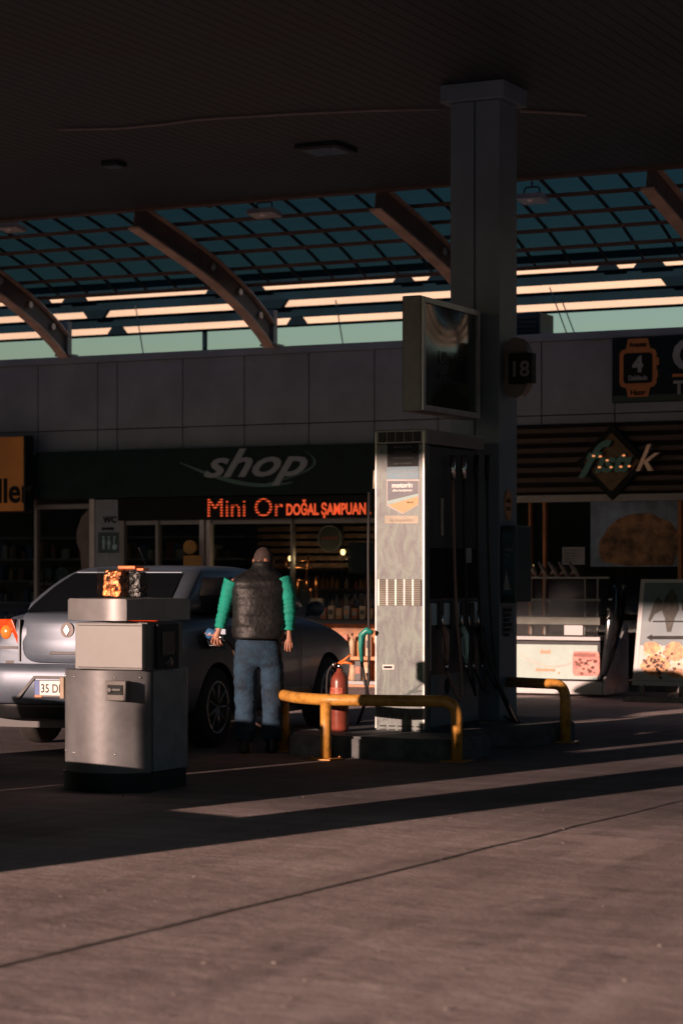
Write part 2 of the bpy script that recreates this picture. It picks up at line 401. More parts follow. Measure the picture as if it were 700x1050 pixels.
# window frames & panes of the shop
def xw(px): return at_b(px, 600, FB)[0]
frames = [(-160,-157),(-60,-57),(38,41),(94.5,99.5),(125,130),(162,165),(207,211.5),(214,218),(300,302),(388,391),(455,458)]
bays = [(frames[i][1], frames[i+1][0]) for i in range(len(frames)-1)]
for x0, x1 in bays:
    if x1-x0 < 5: continue
    a0, a1 = xw(x0), xw(x1)
    if abs(x0-99.5) < 1: continue
    w = MB(); w.box(a0-.02, a1+.02, FB-.03, FB+.02, .08, .14)
    fr = w.build('window', M_metalgrey, bld)
    tp = 2.40 if x1 < 101 else 2.155
    w = MB(); w.box(a0-.02, a1+.02, FB-.03, FB+.02, tp-.055, tp); w.build('head', M_metalgrey, fr)
    w = MB(); w.box(a0, a1, FB-.008, FB+.002, .14, tp-.055); w.build('pane', M_glass, fr)
for x0, x1 in frames:
    w = MB(); w.box(xw(x0), xw(x1), FB-.07, FB+.03, .08, 2.46 if x1 < 101 else 2.158, .004); w.build('mullion', M_white if x0 in (94.5,207,214) else M_metalgrey, bld)
# panel between window and door with the WC sign
w = MB(); w.box(xw(99.7), xw(124.8), FB-.05, FB+.02, .08, 2.45, .004); wp = w.build('wall_panel', mat('wall_panel_grey', (.20,.25,.29), .55), bld); wp['label'] = 'pale wall panel beside the dark window'
# pale head rail of the left window
w = MB(); w.box(xw(41), xw(94.3), FB-.075, FB-.031, 2.33, 2.39); w.build('head_rail', M_metalgrey, bld)

# cafe side
a0, z1 = at_b(531,440,FB); cafeL = aC
n = 7
mb = MB(); mb.box(aC, A1, FB-.06, FB+.02, 2.42, 3.30); mb.build('cladding_backing', M_woodgap, bld)
mb = MB()
for i in range(n):
    z = 2.44+i*.122; mb.box(aC+.01, A1, FB-.13, FB-.061, z+.012, z+.075, .006)
mb.build('wood_cladding', M_wood, bld)
mb = MB(); mb.box(aC, A1, FB-.16, FB-.02, 2.33, 2.415, .005); mb.build('head_rail', M_cream, bld)
def xc(px): return at_b(px, 560, FB)[0]
cf = [(524,526.5),(543.5,545.5),(558,560.6),(696,699.5),(745,748),(820,823)]
M_frameo = mat('orange_wood_frame', (.42,.15,.05), .5, 0, .2, 5)
for x0, x1 in cf:
    w = MB(); w.box(xc(x0), xc(x1), FB-.07, FB+.03, .08, 2.328, .004); w.build('mullion', M_frameo, bld)
for i in range(len(cf)-1):
    a0_, a1_ = xc(cf[i][1]), xc(cf[i+1][0])
    w = MB(); w.box(a0_-.02, a1_+.02, FB-.03, FB+.02, .08, .13); fr = w.build('window', M_frameo, bld)
    w = MB(); w.box(a0_, a1_, FB-.008, FB+.002, .13, 2.328); w.build('pane', M_glass, fr)

# ---- signs on the building
SB = FB-.12
a0, _ = at_b(41,480,SB); a1 = aC-.02
sg = thing('shop_sign', 'long dark green sign band lettered shop in slanted silver letters', 'shop sign', ((a0+a1)/2,SB,2.47))
mb = MB(); mb.box(a0, a1, SB-.10, SB+.07, 2.47, 3.11, .01); mb.build('board', M_green, sg)
M_silver = mat('sign_silver', (.24,.30,.33), .5, .1, .05)
ta, tz = at_b(207,489,SB-.12)
text('shop', .52, (ta,SB-.105,tz), M_silver, sg, 'lettering', shear=.45, ext=.012, wx=1.48, bold=.010)
M_swoosh = mat('sign_swoosh', (.06,.16,.14), .5)
pts_u = []; pts_l = []
for i in range(25):
    t = i/24; px = 184+ (300-184)*t; yy = 474+26*math.sin(t*PI*.62)-4*t; th_ = 1.0+3.2*math.sin(t*PI)
    u_ = at_b(px, yy-th_*.3, SB-.11); l_ = at_b(px, yy+th_*.7, SB-.11); pts_u.append(u_); pts_l.append(l_)
mb = MB()
for i in range(24):
    mb.quad((pts_u[i][0],SB-.106,pts_u[i][1]),(pts_l[i][0],SB-.106,pts_l[i][1]),(pts_l[i+1][0],SB-.106,pts_l[i+1][1]),(pts_u[i+1][0],SB-.106,pts_u[i+1][1]))
for i in range(12):
    t = i/12; t2 = (i+1)/12; f_ = lambda t: at_b(312+16*math.sin(t*PI)-40*t*t, 462+34*t, SB-.11)
    p_, q_ = f_(t), f_(t2); mb.quad((p_[0],SB-.106,p_[1]),(p_[0]+.03,SB-.106,p_[1]-.01),(q_[0]+.03,SB-.106,q_[1]-.01),(q_[0],SB-.106,q_[1]))
mb.build('swoosh', M_swoosh, sg)

a0, z1 = at_b(-75,452,SB); a1, z0 = at_b(39,524,SB)
ys = thing('hanging_sign', 'orange square sign with black letters at the left end of the shop front', 'sign', ((a0+a1)/2,SB,z0))
mb = MB(); mb.box(a0, a1, SB-.32, SB-.14, z0, z1, .012); mb.build('panel', M_sign_yellow, ys)
mb = MB(); mb.box(a1-.012, a1+.012, SB-.33, SB-.12, z0-.01, z1+.01); mb.build('edge_frame', M_dark, ys)
ta, tz = at_b(-3,515,SB-.33)
text('ller', .46, (ta,SB-.322,tz), M_ink, ys, 'lettering', ext=.004, bold=.012, wx=.92)
mb = MB(); rc = at_b(31.5,499,SB-.33); mb.lathe([(.02,-.003),(.02,.0)], (rc[0],SB-.323,rc[1]), 12, 'y'); mb.build('trade_mark', M_ink, ys)
mb = MB()
for aa in (a0+.2, a1-.2): mb.box(aa-.02, aa+.02, SB-.139, SB+.1, z1-.2, z1-.16)
mb.build('bracket', M_dark, ys)

# LED ticker
LB = FB-.14
a0, _ = at_b(205,520,LB); a1, _ = at_b(400,520,LB); zc = at_b(300,520,LB)[1]
led = thing('led_ticker', 'black dot-matrix ticker scrolling orange-red words above the shop door', 'LED sign', ((a0+a1)/2,LB,zc-.15))
mb = MB(); mb.box(a0, a1, LB-.09, LB+.035, zc-.15, zc+.145, .006); mb.build('housing', M_ink, led)
M_led = mat('led_red', (.9,.12,.03), .5, emit=.54, ecol=(1.,.115,.035), var=.02)
def dots(s, size, x, y, wx=1.0, bold=.006, scan=True):
    a_, z_ = at_b(x, y, LB-.1)
    return text(s, size, (a_, LB-.096, z_), M_led, led, 'lettering', ext=.003, wx=wx, bold=bold)
d1 = dots('Mini Or', .345, 211, 530, 1.04, -.001)
d2 = dots('DOĞAL ŞAMPUAN .', .205, 293, 528, .665, .005)
# the matrix bars that split the letters into rows of lamps
mb = MB(); zz = zc-.13
while zz < zc+.13:
    mb.box(a0+.01, at_b(291,520,LB)[0], LB-.106, LB-.1025, zz, zz+.016); zz += .036
mb.build('matrix_rows', M_ink, led)

# WC sign
a0, z1 = at_b(101,546,FB-.06); a1, z0 = at_b(124,567,FB-.06)
wc = thing('toilet_sign', 'toilet sign with WC letters and white figures on a dark square', 'sign', ((a0+a1)/2,FB-.05,z0))
mb = MB(); mb.box(a0, a1, FB-.066, FB-.053, z0, z1); mb.build('panel', mat('sign_petrol', (.015,.05,.06), .4), wc)
am = (a0+a1)/2
text('WC', .12, (am-.10,FB-.058,at_b(112,536,FB)[1]), M_ink, wc, ext=.003, bold=.004)
text('ücretsiz', .06, (am-.125,FB-.058,at_b(112,543.5,FB)[1]), M_ink, wc, ext=.003, bold=.002)
for da, kind in ((-.09,0),(-.005,1),(.085,2)):
    mb = MB(); cx = am+da; zc_ = (z0+z1)/2
    mb.lathe([(.016,-.002),(.016,.0)], (cx,FB-.069,zc_+.075), 10, 'y')
    if kind == 0: mb.box(cx-.02, cx+.02, FB-.071, FB-.067, zc_-.01, zc_+.05); mb.box(cx-.015,cx+.015, FB-.071, FB-.067, zc_-.09, zc_-.012)
    elif kind == 1: mb.plate([(cx-.008,zc_+.05),(cx-.03,zc_-.03),(cx+.03,zc_-.03),(cx+.008,zc_+.05)], FB-.071, FB-.067); mb.box(cx-.012,cx+.012, FB-.071, FB-.067, zc_-.09, zc_-.032)
    else:
        mb.box(cx-.014, cx+.002, FB-.071, FB-.067, zc_-.03, zc_+.05); mb.box(cx-.014, cx+.04, FB-.071, FB-.067, zc_-.045, zc_-.031)
        mb.lathe([(.038,-.002),(.038,.0)], (cx,FB-.0685,zc_-.06), 14, 'y')
    mb.build('pictogram', mat('pale_blue_ink', (.25,.45,.5), .5), wc)

# car service board, right
a0, z1 = at_b(630,345,FB); a1 = a0+2.2; z0 = at_b(630,414,FB)[1]; z1 = zt-.105
sb = thing('service_board', 'dark navy board with an orange wristwatch, the number 4 and a large letter C', 'sign board', (a0,FB-.05,z0))
mb = MB(); mb.box(a0, a1, FB-.11, FB-.045, z0, z1, .006); mb.build('board', mat('navy_board', (.007,.017,.026), .5, spec=.12), sb)
mb = MB(); mb.box(a0+.01, a1, FB-.114, FB-.111, z0+.01, z0+.09); mb.build('green_stripe', mat('dark_green_stripe', (.012,.045,.035), .5), sb)
M_watch = mat('watch_orange', (.52,.19,.05), .5)
wc_, wz = at_b(654,377.5,FB-.1)
def rrect(cx, cz, hw, hh, r, n=5):
    out = []
    for (sx, sz, t0) in ((1,1,0),(-1,1,PI/2),(-1,-1,PI),(1,-1,1.5*PI)):
        for k in range(n+1):
            t = t0+PI/2*k/n; out.append((cx+sx*(hw-r)+r*math.cos(t), cz+sz*(hh-r)+r*math.sin(t)))
    return out
mb = MB()
mb.plate(rrect(wc_,wz,.235,.235,.07), FB-.118, FB-.112)
mb.plate([(wc_-.155,wz+.236),(wc_+.155,wz+.236),(wc_+.125,wz+.36),(wc_-.125,wz+.36)], FB-.118, FB-.112)
mb.plate([(wc_-.155,wz-.236),(wc_-.125,wz-.35),(wc_+.125,wz-.35),(wc_+.155,wz-.236)], FB-.118, FB-.112)
mb.box(wc_+.237, wc_+.265, FB-.118, FB-.112, wz+.03, wz+.12); mb.box(wc_+.237, wc_+.25, FB-.118, FB-.112, wz-.12, wz-.03)
mb.build('watch', M_watch, sb)
mb = MB(); mb.plate(rrect(wc_,wz,.185,.185,.04), FB-.1215, FB-.1185); mb.build('watch_face', M_ink, sb)
M_pale = mat('pale_letter', (.30,.34,.36), .5)
text('4', .26, (wc_,FB-.124,wz-.04), M_pale, sb, align='CENTER', bold=.012, ext=.002, wx=.95)
text('Dakikada', .082, (wc_,FB-.124,wz-.145), M_pale, sb, align='CENTER', bold=.002, ext=.002, wx=.8)
text('Aracınız', .078, (wc_,FB-.121,wz+.262), M_ink, sb, align='CENTER', bold=.003, ext=.002, wx=.85)
text('Hazır', .088, (wc_,FB-.121,wz-.325), M_ink, sb, align='CENTER', bold=.003, ext=.002)
ta = at_b(689,385,FB-.1)[0]
text('C', .50, (ta,FB-.118,wz-.03), M_pale, sb, bold=.02, ext=.003)
mb = MB(); mb.box(ta, a1-.1, FB-.118, FB-.112, wz-.125, wz-.09); mb.build('underline', M_watch, sb)
text('T', .22, (ta+.02,FB-.118,wz-.33), M_pale, sb, bold=.008, ext=.003)

# cafe diamond sign
dc, dz = at_b(627,474,FB-.2); r_ = .46
ds = thing('cafe_sign', 'diamond plaque with scripted neon-edged letters over the cafe window', 'cafe sign', (dc,FB-.2,dz-r_))
mb = MB(); mb.plate([(dc,dz+r_),(dc-r_,dz),(dc,dz-r_),(dc+r_,dz)], FB-.22, FB-.133); mb.build('diamond', M_ink, ds)
mb = MB(); q = r_*.78; mb.plate([(dc,dz+q),(dc-q,dz),(dc,dz-q),(dc+q,dz)], FB-.225, FB-.2205); mb.build('inlay', mat('bronze_inlay', (.09,.055,.03), .4, .5, .3, 6), ds)
M_scr = mat('dark_green_letter', (.05,.20,.18), .35)
ta, tz = at_b(590,484,FB-.26)
text('f', .62, (ta+.02,FB-.27,tz-.06), M_scr, ds, shear=.6, ext=.03, bold=.012)
text('ıstı', .34, (ta+.26,FB-.27,tz-.0), M_scr, ds, shear=.4, ext=.03, bold=.014, wx=1.05)
text('k', .46, (ta+.76,FB-.27,tz), mat('rose_letter', (.62,.42,.36), .3, .3), ds, shear=.45, ext=.03, bold=.004)
mb = MB()
for px, py in ((608,467.5),(622,472),(614,479),(626,479),(636,478.5),(644.5,478),(639,467),(615,468)):
    a_, z_ = at_b(px,py,FB-.31); mb.ball((a_,FB-.31,z_), .014, 1.5,1,.9, 8)
mb.build('bulb', mat('warm_bulb', (1,.5,.2), .5, emit=.6, ecol=(1,.33,.12)), ds)
mb = MB()
for da in (-.2,.15): mb.box(dc+da-.01, dc+da+.01, FB-.25, FB-.2255, dz-.05, dz-.03)
mb.build('stud', M_dark, ds)

# ================================================================== ARCHED GLASS ROOF between canopy and building
prof = [(22.6,5.80),(23.3,5.68),(24.0,5.53),(24.7,5.37),(25.2,5.24),(25.7,5.07),(26.1,4.91),(26.5,4.71),(26.75,4.55)]
def pz(b):
    for i in range(len(prof)-1):
        if prof[i][0] <= b <= prof[i+1][0]:
            t = (b-prof[i][0])/(prof[i+1][0]-prof[i][0]); return prof[i][1]*(1-t)+prof[i+1][1]*t
    return prof[-1][1]
roof = thing('arched_roof', 'curved steel and blue glass roof spanning from the canopy to the shop parapet', 'glass roof', (-11,FB-.1,zt))
beams = [-20.5,-17.3,-14.1,-10.95,-7.77,-4.6,-1.4]
M_flange = mat('beam_flange_lit', (.52,.38,.29), .5, .1, .15, 3)  # flanges paler than the web: their warm lit edge is in the colour
M_beam = mat('beam_brown', (.13,.09,.07), .55, .15, .15, 3)
fine_b = [23.3+i*(26.72-23.3)/16 for i in range(17)]
for a in beams:
    mb = MB(); up = [(b, pz(b)+.13) for b in fine_b]; lo = [(b-.06, pz(b)-.14) for b in fine_b]
    mb.plate_a(up+lo[::-1], a-.012, a+.012)
    bo = mb.build('beam', M_beam, roof)
    mb = MB()
    for o_, w_ in ((.131,.07),(-.165,.075)):
        t_ = [(b - (.06 if o_ < 0 else 0), pz(b)+o_+.025) for b in fine_b]; u_ = [(b - (.06 if o_ < 0 else 0), pz(b)+o_) for b in fine_b]
        mb.plate_a(t_+u_[::-1], a-w_, a+w_)
    mb.build('flange', M_flange, bo)
    mb = MB(); mb.box(a-.055, a+.055, FB-.12, FB-.01, zt+.003, zt+.48, .006); mb.box(a-.12, a+.12, FB-.17, FB+.05, zt+.001, zt+.03); mb.build('post', M_metalgrey, bo)
    mb = MB()
    for b in (25.1,25.8,26.35):
        mb.lathe([(.045,-.02),(.05,0),(.045,.02)], (a+.03,b,pz(b)+.02), 12, 'x')
    mb.build('bolt_plate', mat('galvanised', (.5,.45,.4), .35, .6), bo)
mb = MB()
prl = [23.6,24.2,24.72,25.16,25.6,26.02]
for b in prl:
    mb2 = MB(); z = pz(b)+.16; mb2.box(-22, 3, b-.022, b+.022, z+.03, z+.072); mb2.build('purlin', M_beam, roof)
gb = [23.3+i*(26.05-23.3)/10 for i in range(11)]
a = -22; mul_ = MB()
while a < 3:
    mul_.plate_a([(b,pz(b)+.275) for b in gb]+[(b,pz(b)+.24) for b in gb[::-1]], a-.012, a+.012); a += .457
mul_.build('glazing_bars', M_dark, roof)
mb = MB()
for i in range(10):
    b, c = gb[i], gb[i+1]; mb.quad((-22,b,pz(b)+.285),(3,b,pz(b)+.285),(3,c,pz(c)+.285),(-22,c,pz(c)+.285))
mb.build('glazing', glass('blue_roof_glass', (.040,.074,.092), .15, .25), roof)
# tie rods
M_rod = mat('rod', (.05,.05,.05), .5)
for (x0,y0,x1,y1) in ((139,335,151,362),(344,330,356,354),(563,318,592,345),(575,330,600,344)):
    p, q = at_b(x0,y0,FB+1.4), at_b(x1,y1,FB+1.4)
    mb = MB(); mb.tube([(p[0],FB+1.4,p[1]+.3),(q[0],FB+1.4,q[1]-.35)], .008, 6); mb.build('tie_rod', M_rod, roof)

# ---- louvre screen standing further back on the building's roof, slats in the low sun
LBk = 30.0
scr = thing('roof_screen', 'louvred screen on the shop roof with sunlit peach slats and dark blue panels', 'louvre screen', (-11,LBk,zt-.4))
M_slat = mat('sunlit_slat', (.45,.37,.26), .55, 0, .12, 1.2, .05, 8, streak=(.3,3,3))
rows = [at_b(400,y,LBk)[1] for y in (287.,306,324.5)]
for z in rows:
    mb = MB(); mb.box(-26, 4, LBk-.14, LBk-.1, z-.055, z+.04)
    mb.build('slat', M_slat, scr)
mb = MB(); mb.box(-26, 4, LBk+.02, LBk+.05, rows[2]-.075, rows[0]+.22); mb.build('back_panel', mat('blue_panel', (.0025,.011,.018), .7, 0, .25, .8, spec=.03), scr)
M_br = mat('bracket_dark', (.002,.007,.011), .8, spec=.03)
for i, a in enumerate([x*.915 + off for x in () for off in ()]): pass
ab = at_b(83,305,LBk)[0]
for k in range(-4, 7):
    for off, w_ in ((0.,.13),(-.60,.07)):
        for j, z in enumerate(rows):
            aa = ab + k*3.07 + off + .38*j
            if not -25.5 < aa < 3.5 or (off and j): continue
            mb = MB(); w2 = w_*(1. if j < 2 else .55)
            mb.plate([(aa-w2-.10,z-.075),(aa-w2,z+.055),(aa+w2,z+.055),(aa+w2+.10,z-.075)] if j != 1 else [(aa-w2,z-.075),(aa-w2-.10,z+.055),(aa+w2+.10,z+.055),(aa+w2,z-.075)], LBk-.19, LBk-.145)
            mb.build('bracket', M_br, scr)
mb = MB()
for a in range(-25, 4, 4): mb.box(a-.03, a+.03, LBk+.051, LBk+.1, zt-.34, rows[2])
mb.build('post', M_br, scr)
# roof unit right of the column
a0, z1 = at_b(526,322,FB+.6); a1, z0 = at_b(556,350,FB+.6)
ac = thing('roof_unit', 'dark boxy ventilation unit on the parapet just right of the column', 'ventilation unit', (a0,FB+.6,zt-.35))
mb = MB(); mb.box(a0, a1, FB+.5, FB+1.0, zt-.34, z1, .02); mb.build('casing', M_dark, ac)
mb = MB()
for i in range(6): mb.box(a0+.05, a1-.05, FB+.485, FB+.498, z1-.08-i*.06, z1-.05-i*.06)
mb.build('grille', M_black, ac)

# floodlights hanging at the canopy edge
def flood(px, py, w, lab, m):
    b = CB1+.35; a, z = at_b(px, py, b)
    t = thing('floodlight', lab, 'floodlight', (a,b,z), 'floodlights hung under the glass roof')
    q = MB(); q.plate_a([(b-.13,z-.02),(b+.13,z-.05),(b+.13,z+.0),(b-.10,z+.04)], a-w, a+w); q.build('head', m, t)
    q = MB(); q.tube(arc([(a-w*.6,b,z+.02),(a-w*.6,b,z+.12),(a+w*.6,b,z+.12),(a+w*.6,b,z+.02)],4,.04), .009, 6); q.tube([(a,b,z+.12),(a,b,pz(b)+.17)], .01, 6); q.build('bracket', M_dark, t)
    q = MB(); q.ball((a,b-.05,z-.035), .025, 1.4,1,.7, 8); q.build('lamp', mat('lamp_lens', (.8,.75,.7), .2), t)
M_fl = mat('flood_head', (.5,.47,.44), .4, .3)
flood(12,233,.14,'flat grey floodlight near the left edge, under the glass roof', M_fl)
flood(271,218,.17,'flat grey floodlight under the glass roof left of centre', M_fl)
flood(545,203,.15,'pale blue-grey floodlight just right of the big column', mat('flood_head_blue', (.42,.5,.6), .4, .2))
# camera dome
b = CB1+.06; a, z = at_b(215,207,b)
t = thing('security_camera', 'small dark camera dome on the canopy edge', 'camera', (a,b,z))
mb = MB(); mb.lathe([(.05,.09),(.06,.02),(.055,-.03),(.035,-.06),(.005,-.075)], (a,b,z), 14); mb.build('dome', M_black, t)
mb = MB(); mb.box(a-.07, a+.07, b-.04, b+.04, z+.091, z+.16); mb.build('mount', M_dark, t)

# ================================================================== PUMP ISLAND
isl = [(-8.62,16.75),(-8.42,16.35),(-7.95,16.22),(-7.1,16.26),(-6.95,16.5),(-6.98,16.95),(-7.3,17.25),(-7.3,17.95),(-7.02,18.15),(-6.98,18.9),(-7.15,19.2),(-8.35,19.25),(-8.62,18.95)]
ist = thing('pump_island', 'raised kerb island, shade coloured into the kerb, with a pale concrete end block under the fuel dispenser', 'kerb island', (-7.7,18,0))
isl2 = [(-8.06,16.29),(-7.1,16.26),(-6.95,16.5),(-6.98,16.95),(-7.3,17.25),(-7.3,17.95),(-7.02,18.15),(-6.98,18.9),(-7.15,19.2),(-8.35,19.25),(-8.62,18.95),(-8.62,17.2)]
mb = MB(); mb.prism(isl2, 0, .17, .02); mb.build('kerb', mat('kerb_shade_dark', (.085,.09,.095), .7, 0, .3, 8, .3, 50, col2=(.04,.045,.05)), ist)  # kerb coloured dark for the shadow on it; end block left paler
mb = MB(); mb.prism([(-8.64,16.85),(-8.46,16.36),(-8.30,16.25),(-8.07,16.24),(-8.07,16.28),(-8.64,17.18)], 0, .172, .02); mb.build('end_block', M_kerb, ist)

# ---- dispenser
pa0, pa1, pb0, pb1, pz0, pz1 = -8.006, -7.57, 17.0, 18.19, .17, 2.63
pump = thing('fuel_dispenser', 'tall brushed steel fuel dispenser with hoses down its dark side', 'fuel pump', ((pa0+pa1)/2,17.6,.17))
def PP(px, py): return at_b(px, py, pb0)
mb = MB(); mb.box(pa0, pa1, pb0, pb0+.10, pz0+.0, pz1-.12, .006); fp = mb.build('front_panel', M_pump, pump)
mb = MB(); mb.box(pa1-.014, pa1+.003, pb0-.004, pb0+.02, pz0+.02, pz1-.02); mb.box(pa0-.003, pa0+.011, pb0-.004, pb0+.02, pz0+.02, pz1-.02); mb.build('edge_trim', mat('bright_trim', (.36,.36,.34), .35, .4), pump)
mb = MB(); mb.box(pa0+.03, pa1-.02, pb0+.103, pb1, pz0, pz1-.13, .004); mb.build('cabinet', M_pumpside, pump)
mb = MB(); mb.box(pa0-.005, pa1+.02, pb0, pb1+.03, pz1-.118, pz1, .008); mb.build('top_hood', M_metalgrey, pump)
# vent row at the top
mb = MB()
for i in range(5):
    a0 = pa0+.03+i*.078; mb.box(a0, a0+.062, pb0-.012, pb0-.002, pz1-.10, pz1-.02)
mb.build('top_vent', M_dark, pump)
a0, z1 = PP(397,455); a1, z0 = PP(429,478)
mb = MB(); mb.box(a0, a1, pb0-.004, pb0-.001, z0, z1); ip = mb.build('info_plate', M_ink, pump)
M_faint = mat('faint_print', (.07,.085,.09), .6)
for i, s in enumerate(('tabancayı yerine','takmadan önce','motoru durdurun','sigara içmeyiniz')):
    text(s, .026, ((a0+a1)/2,pb0-.005,z1-.035-i*.045), M_faint, pump, 'print', align='CENTER', ext=.001, face='front')
a0, z1 = PP(396.5,479); a1, z0 = PP(429,491)
mb = MB(); mb.box(a0, a1, pb0-.004, pb0-.001, z0, z1); mb.build('blue_sticker', mat('sticker_blue', (.12,.22,.28), .5), pump)
text('OTOMATİK ALIM', .03, ((a0+a1)/2,pb0-.005,z0+.05), M_pale, pump, 'print', align='CENTER', ext=.001)
text('SİSTEMİ', .026, ((a0+a1)/2,pb0-.005,z0+.018), M_pale, pump, 'print', align='CENTER', ext=.001)
# shield sticker
def shp(pts, bb, m, nm):
    q = MB(); P = [PP(*p) for p in pts]; q.plate(P, bb-.002, bb); return q.build(nm, m, pump)
shp([(396.4,491.5),(429.6,491.5),(429.6,517.5),(413,527.5),(396.4,518.5)], pb0-.001, mat('sticker_white', (.40,.37,.35), .5), 'shield_sticker')
shp([(397.4,493.2),(428.6,493.2),(428.6,506),(397.4,513.5)], pb0-.0035, mat('sticker_navy', (.05,.06,.085), .45), 'shield_navy')
shp([(397.4,513.8),(428.6,506.2),(428.6,508.6),(397.4,517.4)], pb0-.0035, mat('sticker_mint', (.22,.38,.36), .45), 'shield_mint')
shp([(398.4,518.),(428.6,509),(428.6,517),(413,526.2)], pb0-.0035, mat('sticker_ochre', (.42,.24,.06), .45), 'shield_ochre')
M_wht = mat('print_white', (.75,.74,.70), .5)
a_, z_ = PP(412.5,499.8); text('motorin', .056, (a_,pb0-.0058,z_), M_wht, pump, 'print', align='CENTER', ext=.001, bold=.0018)
a_, z_ = PP(412.5,503.8); text('ultra kurşunsuz', .028, (a_,pb0-.0058,z_), M_wht, pump, 'print', align='CENTER', ext=.001, bold=.0006)
a_, z_ = PP(420.5,516.0); text('diesel', .026, (a_,pb0-.0058,z_), M_ink, pump, 'print', align='CENTER', ext=.001)
shp([(394.5,528.7),(429,528.7),(429,536.8),(394.5,536.8)], pb0-.001, mat('label_cream', (.40,.36,.28), .6), 'label_strip')
a_, z_ = PP(411.7,534.8); text('tip kapasitesi', .042, (a_,pb0-.0045,z_), mat('label_grey', (.28,.22,.17), .6), pump, 'print', align='CENTER', ext=.001)
# louvres
mb = MB(); a0, z1 = PP(387,594); a1, z0 = PP(434,621)
mb.box(a0+.012, a1-.014, pb0-.004, pb0-.001, z0, z1); lv = mb.build('louvre_backing', mat('louvre_dark', (.05,.045,.04), .7), pump)
mb = MB(); nr, nc = 12, 5; W = (a1-a0-.026)/nc
for c in range(nc):
    mb.box(a0+.012+c*W-.006, a0+.012+c*W+.008, pb0-.012, pb0-.0045, z0, z1)
    for r in range(nr):
        z = z0+(z1-z0)*r/nr; mb.plate_a([(pb0-.0045,z+.013),(pb0-.016,z+.003),(pb0-.014,z-.001),(pb0-.0045,z+.005)], a0+.021+c*W, a0+.012+(c+1)*W-.007)
mb.build('louvres', mat('louvre_bright', (.42,.41,.36), .4, .3), pump)
shp([(392,681.5),(404,681.5),(404,686.5),(392,686.5)], pb0-.001, mat('tag_white', (.6,.6,.56), .5), 'tag')
shp([(393.5,683),(402,683),(402,685.2),(393.5,685.2)], pb0-.0035, M_ink, 'tag_print')
# swallow sticker
bird = [(416,712),(420,708),(424,706.5),(429,702),(434,700.5),(428,705.5),(427,708),(432,707.6),(434,709),(426,710.5),(421,711),(417,714)]
shp(bird, pb0-.001, mat('swallow_green', (.012,.05,.045), .5), 'bird_sticker')
# lower vent
mb = MB(); a0, z1 = PP(388,744); a1, z0 = PP(434,750)
for c in range(5):
    for r in range(3): mb.box(a0+.01+c*.082, a0+.068+c*.082, pb0-.003, pb0-.0008, z0+.03*r-.03, z0+.03*r-.018)
mb.build('lower_vent', M_dark, pump)
# side (right) face details
def PS(px, py, a=pa1-.02): return at_a(px, py, a)
sa = pa1-.017
def sbox(px0, px1, py0, py1, d, m, nm, par=pump):
    b0, z0 = PS(px0, py1); b1, z1 = PS(px1, py0); zc0 = at_a((px0+px1)/2, py1, sa)[1]; zc1 = at_a((px0+px1)/2, py0, sa)[1]
    q = MB(); q.box(sa, sa+d, b0, b1, zc0, zc1, .003); return q.build(nm, m, par)
sbox(441, 489, 562, 614, .006, mat('display_glass', (.01,.014,.016), .12), 'display')
sbox(441.5, 488, 618, 640, .008, mat('boot_panel', (.40,.56,.64), .4), 'boot_panel')
sbox(440, 489, 690, 742, .006, mat('low_panel', (.09,.15,.19), .4), 'lower_panel')
sbox(476.5, 482, 562, 577, .009, M_pale, 'notice')
sbox(438.6, 440.4, 619, 688, .012, mat('bright_trim', (.36,.36,.34), .35, .4), 'trim_strip')
sbox(450.8, 453, 511, 549, .012, mat('bright_trim', (.36,.36,.34), .35, .4), 'trim_strip')
text('0', .16, (sa+.009, PS(455,702)[0], PS(452,706)[1]-.04), M_ink, pump, 'figure', face='right', bold=.01, ext=.002)
for i, px in enumerate((449, 462, 472, 480.5)):
    b_, z_ = PS(px, 642); q = MB(); q.box(sa+.009, sa+.03, b_-.05, b_+.05, z_-.02, z_+.2, .008); q.build('nozzle_boot', M_black, pump)
# hoses with nozzles on the right side
hs = [(458.5,.045,M_teal,0),(469,.05,M_teal,1),(481,.06,M_black,2),(491,.07,M_black,3)]
def nozzle(mb_g, mb_m, a, b, z, s=1.):
    """hand grip with guard hanging in its boot, spout up"""
    mb_g.tube([(a,b,z+.10*s),(a+.03,b,z+.03*s),(a+.035,b,z-.10*s),(a+.03,b,z-.2*s)], [(.028*s,.024*s),(.032*s,.028*s),(.02*s,.022*s),(.018*s,.018*s)], 8)
    mb_g.tube([(a+.03,b-.02,z+.04*s),(a+.03,b-.085*s,z-.0),(a+.035,b-.08*s,z-.12*s),(a+.035,b-.01,z-.18*s)], .008*s, 6)
    mb_m.tube([(a,b,z+.10*s),(a-.02,b+.02,z+.19*s),(a-.05,b+.04,z+.25*s)], .012*s, 7)
    mb_m.tube([(a+.03,b,z-.2*s),(a+.03,b,z-.26*s)], .016*s, 7)
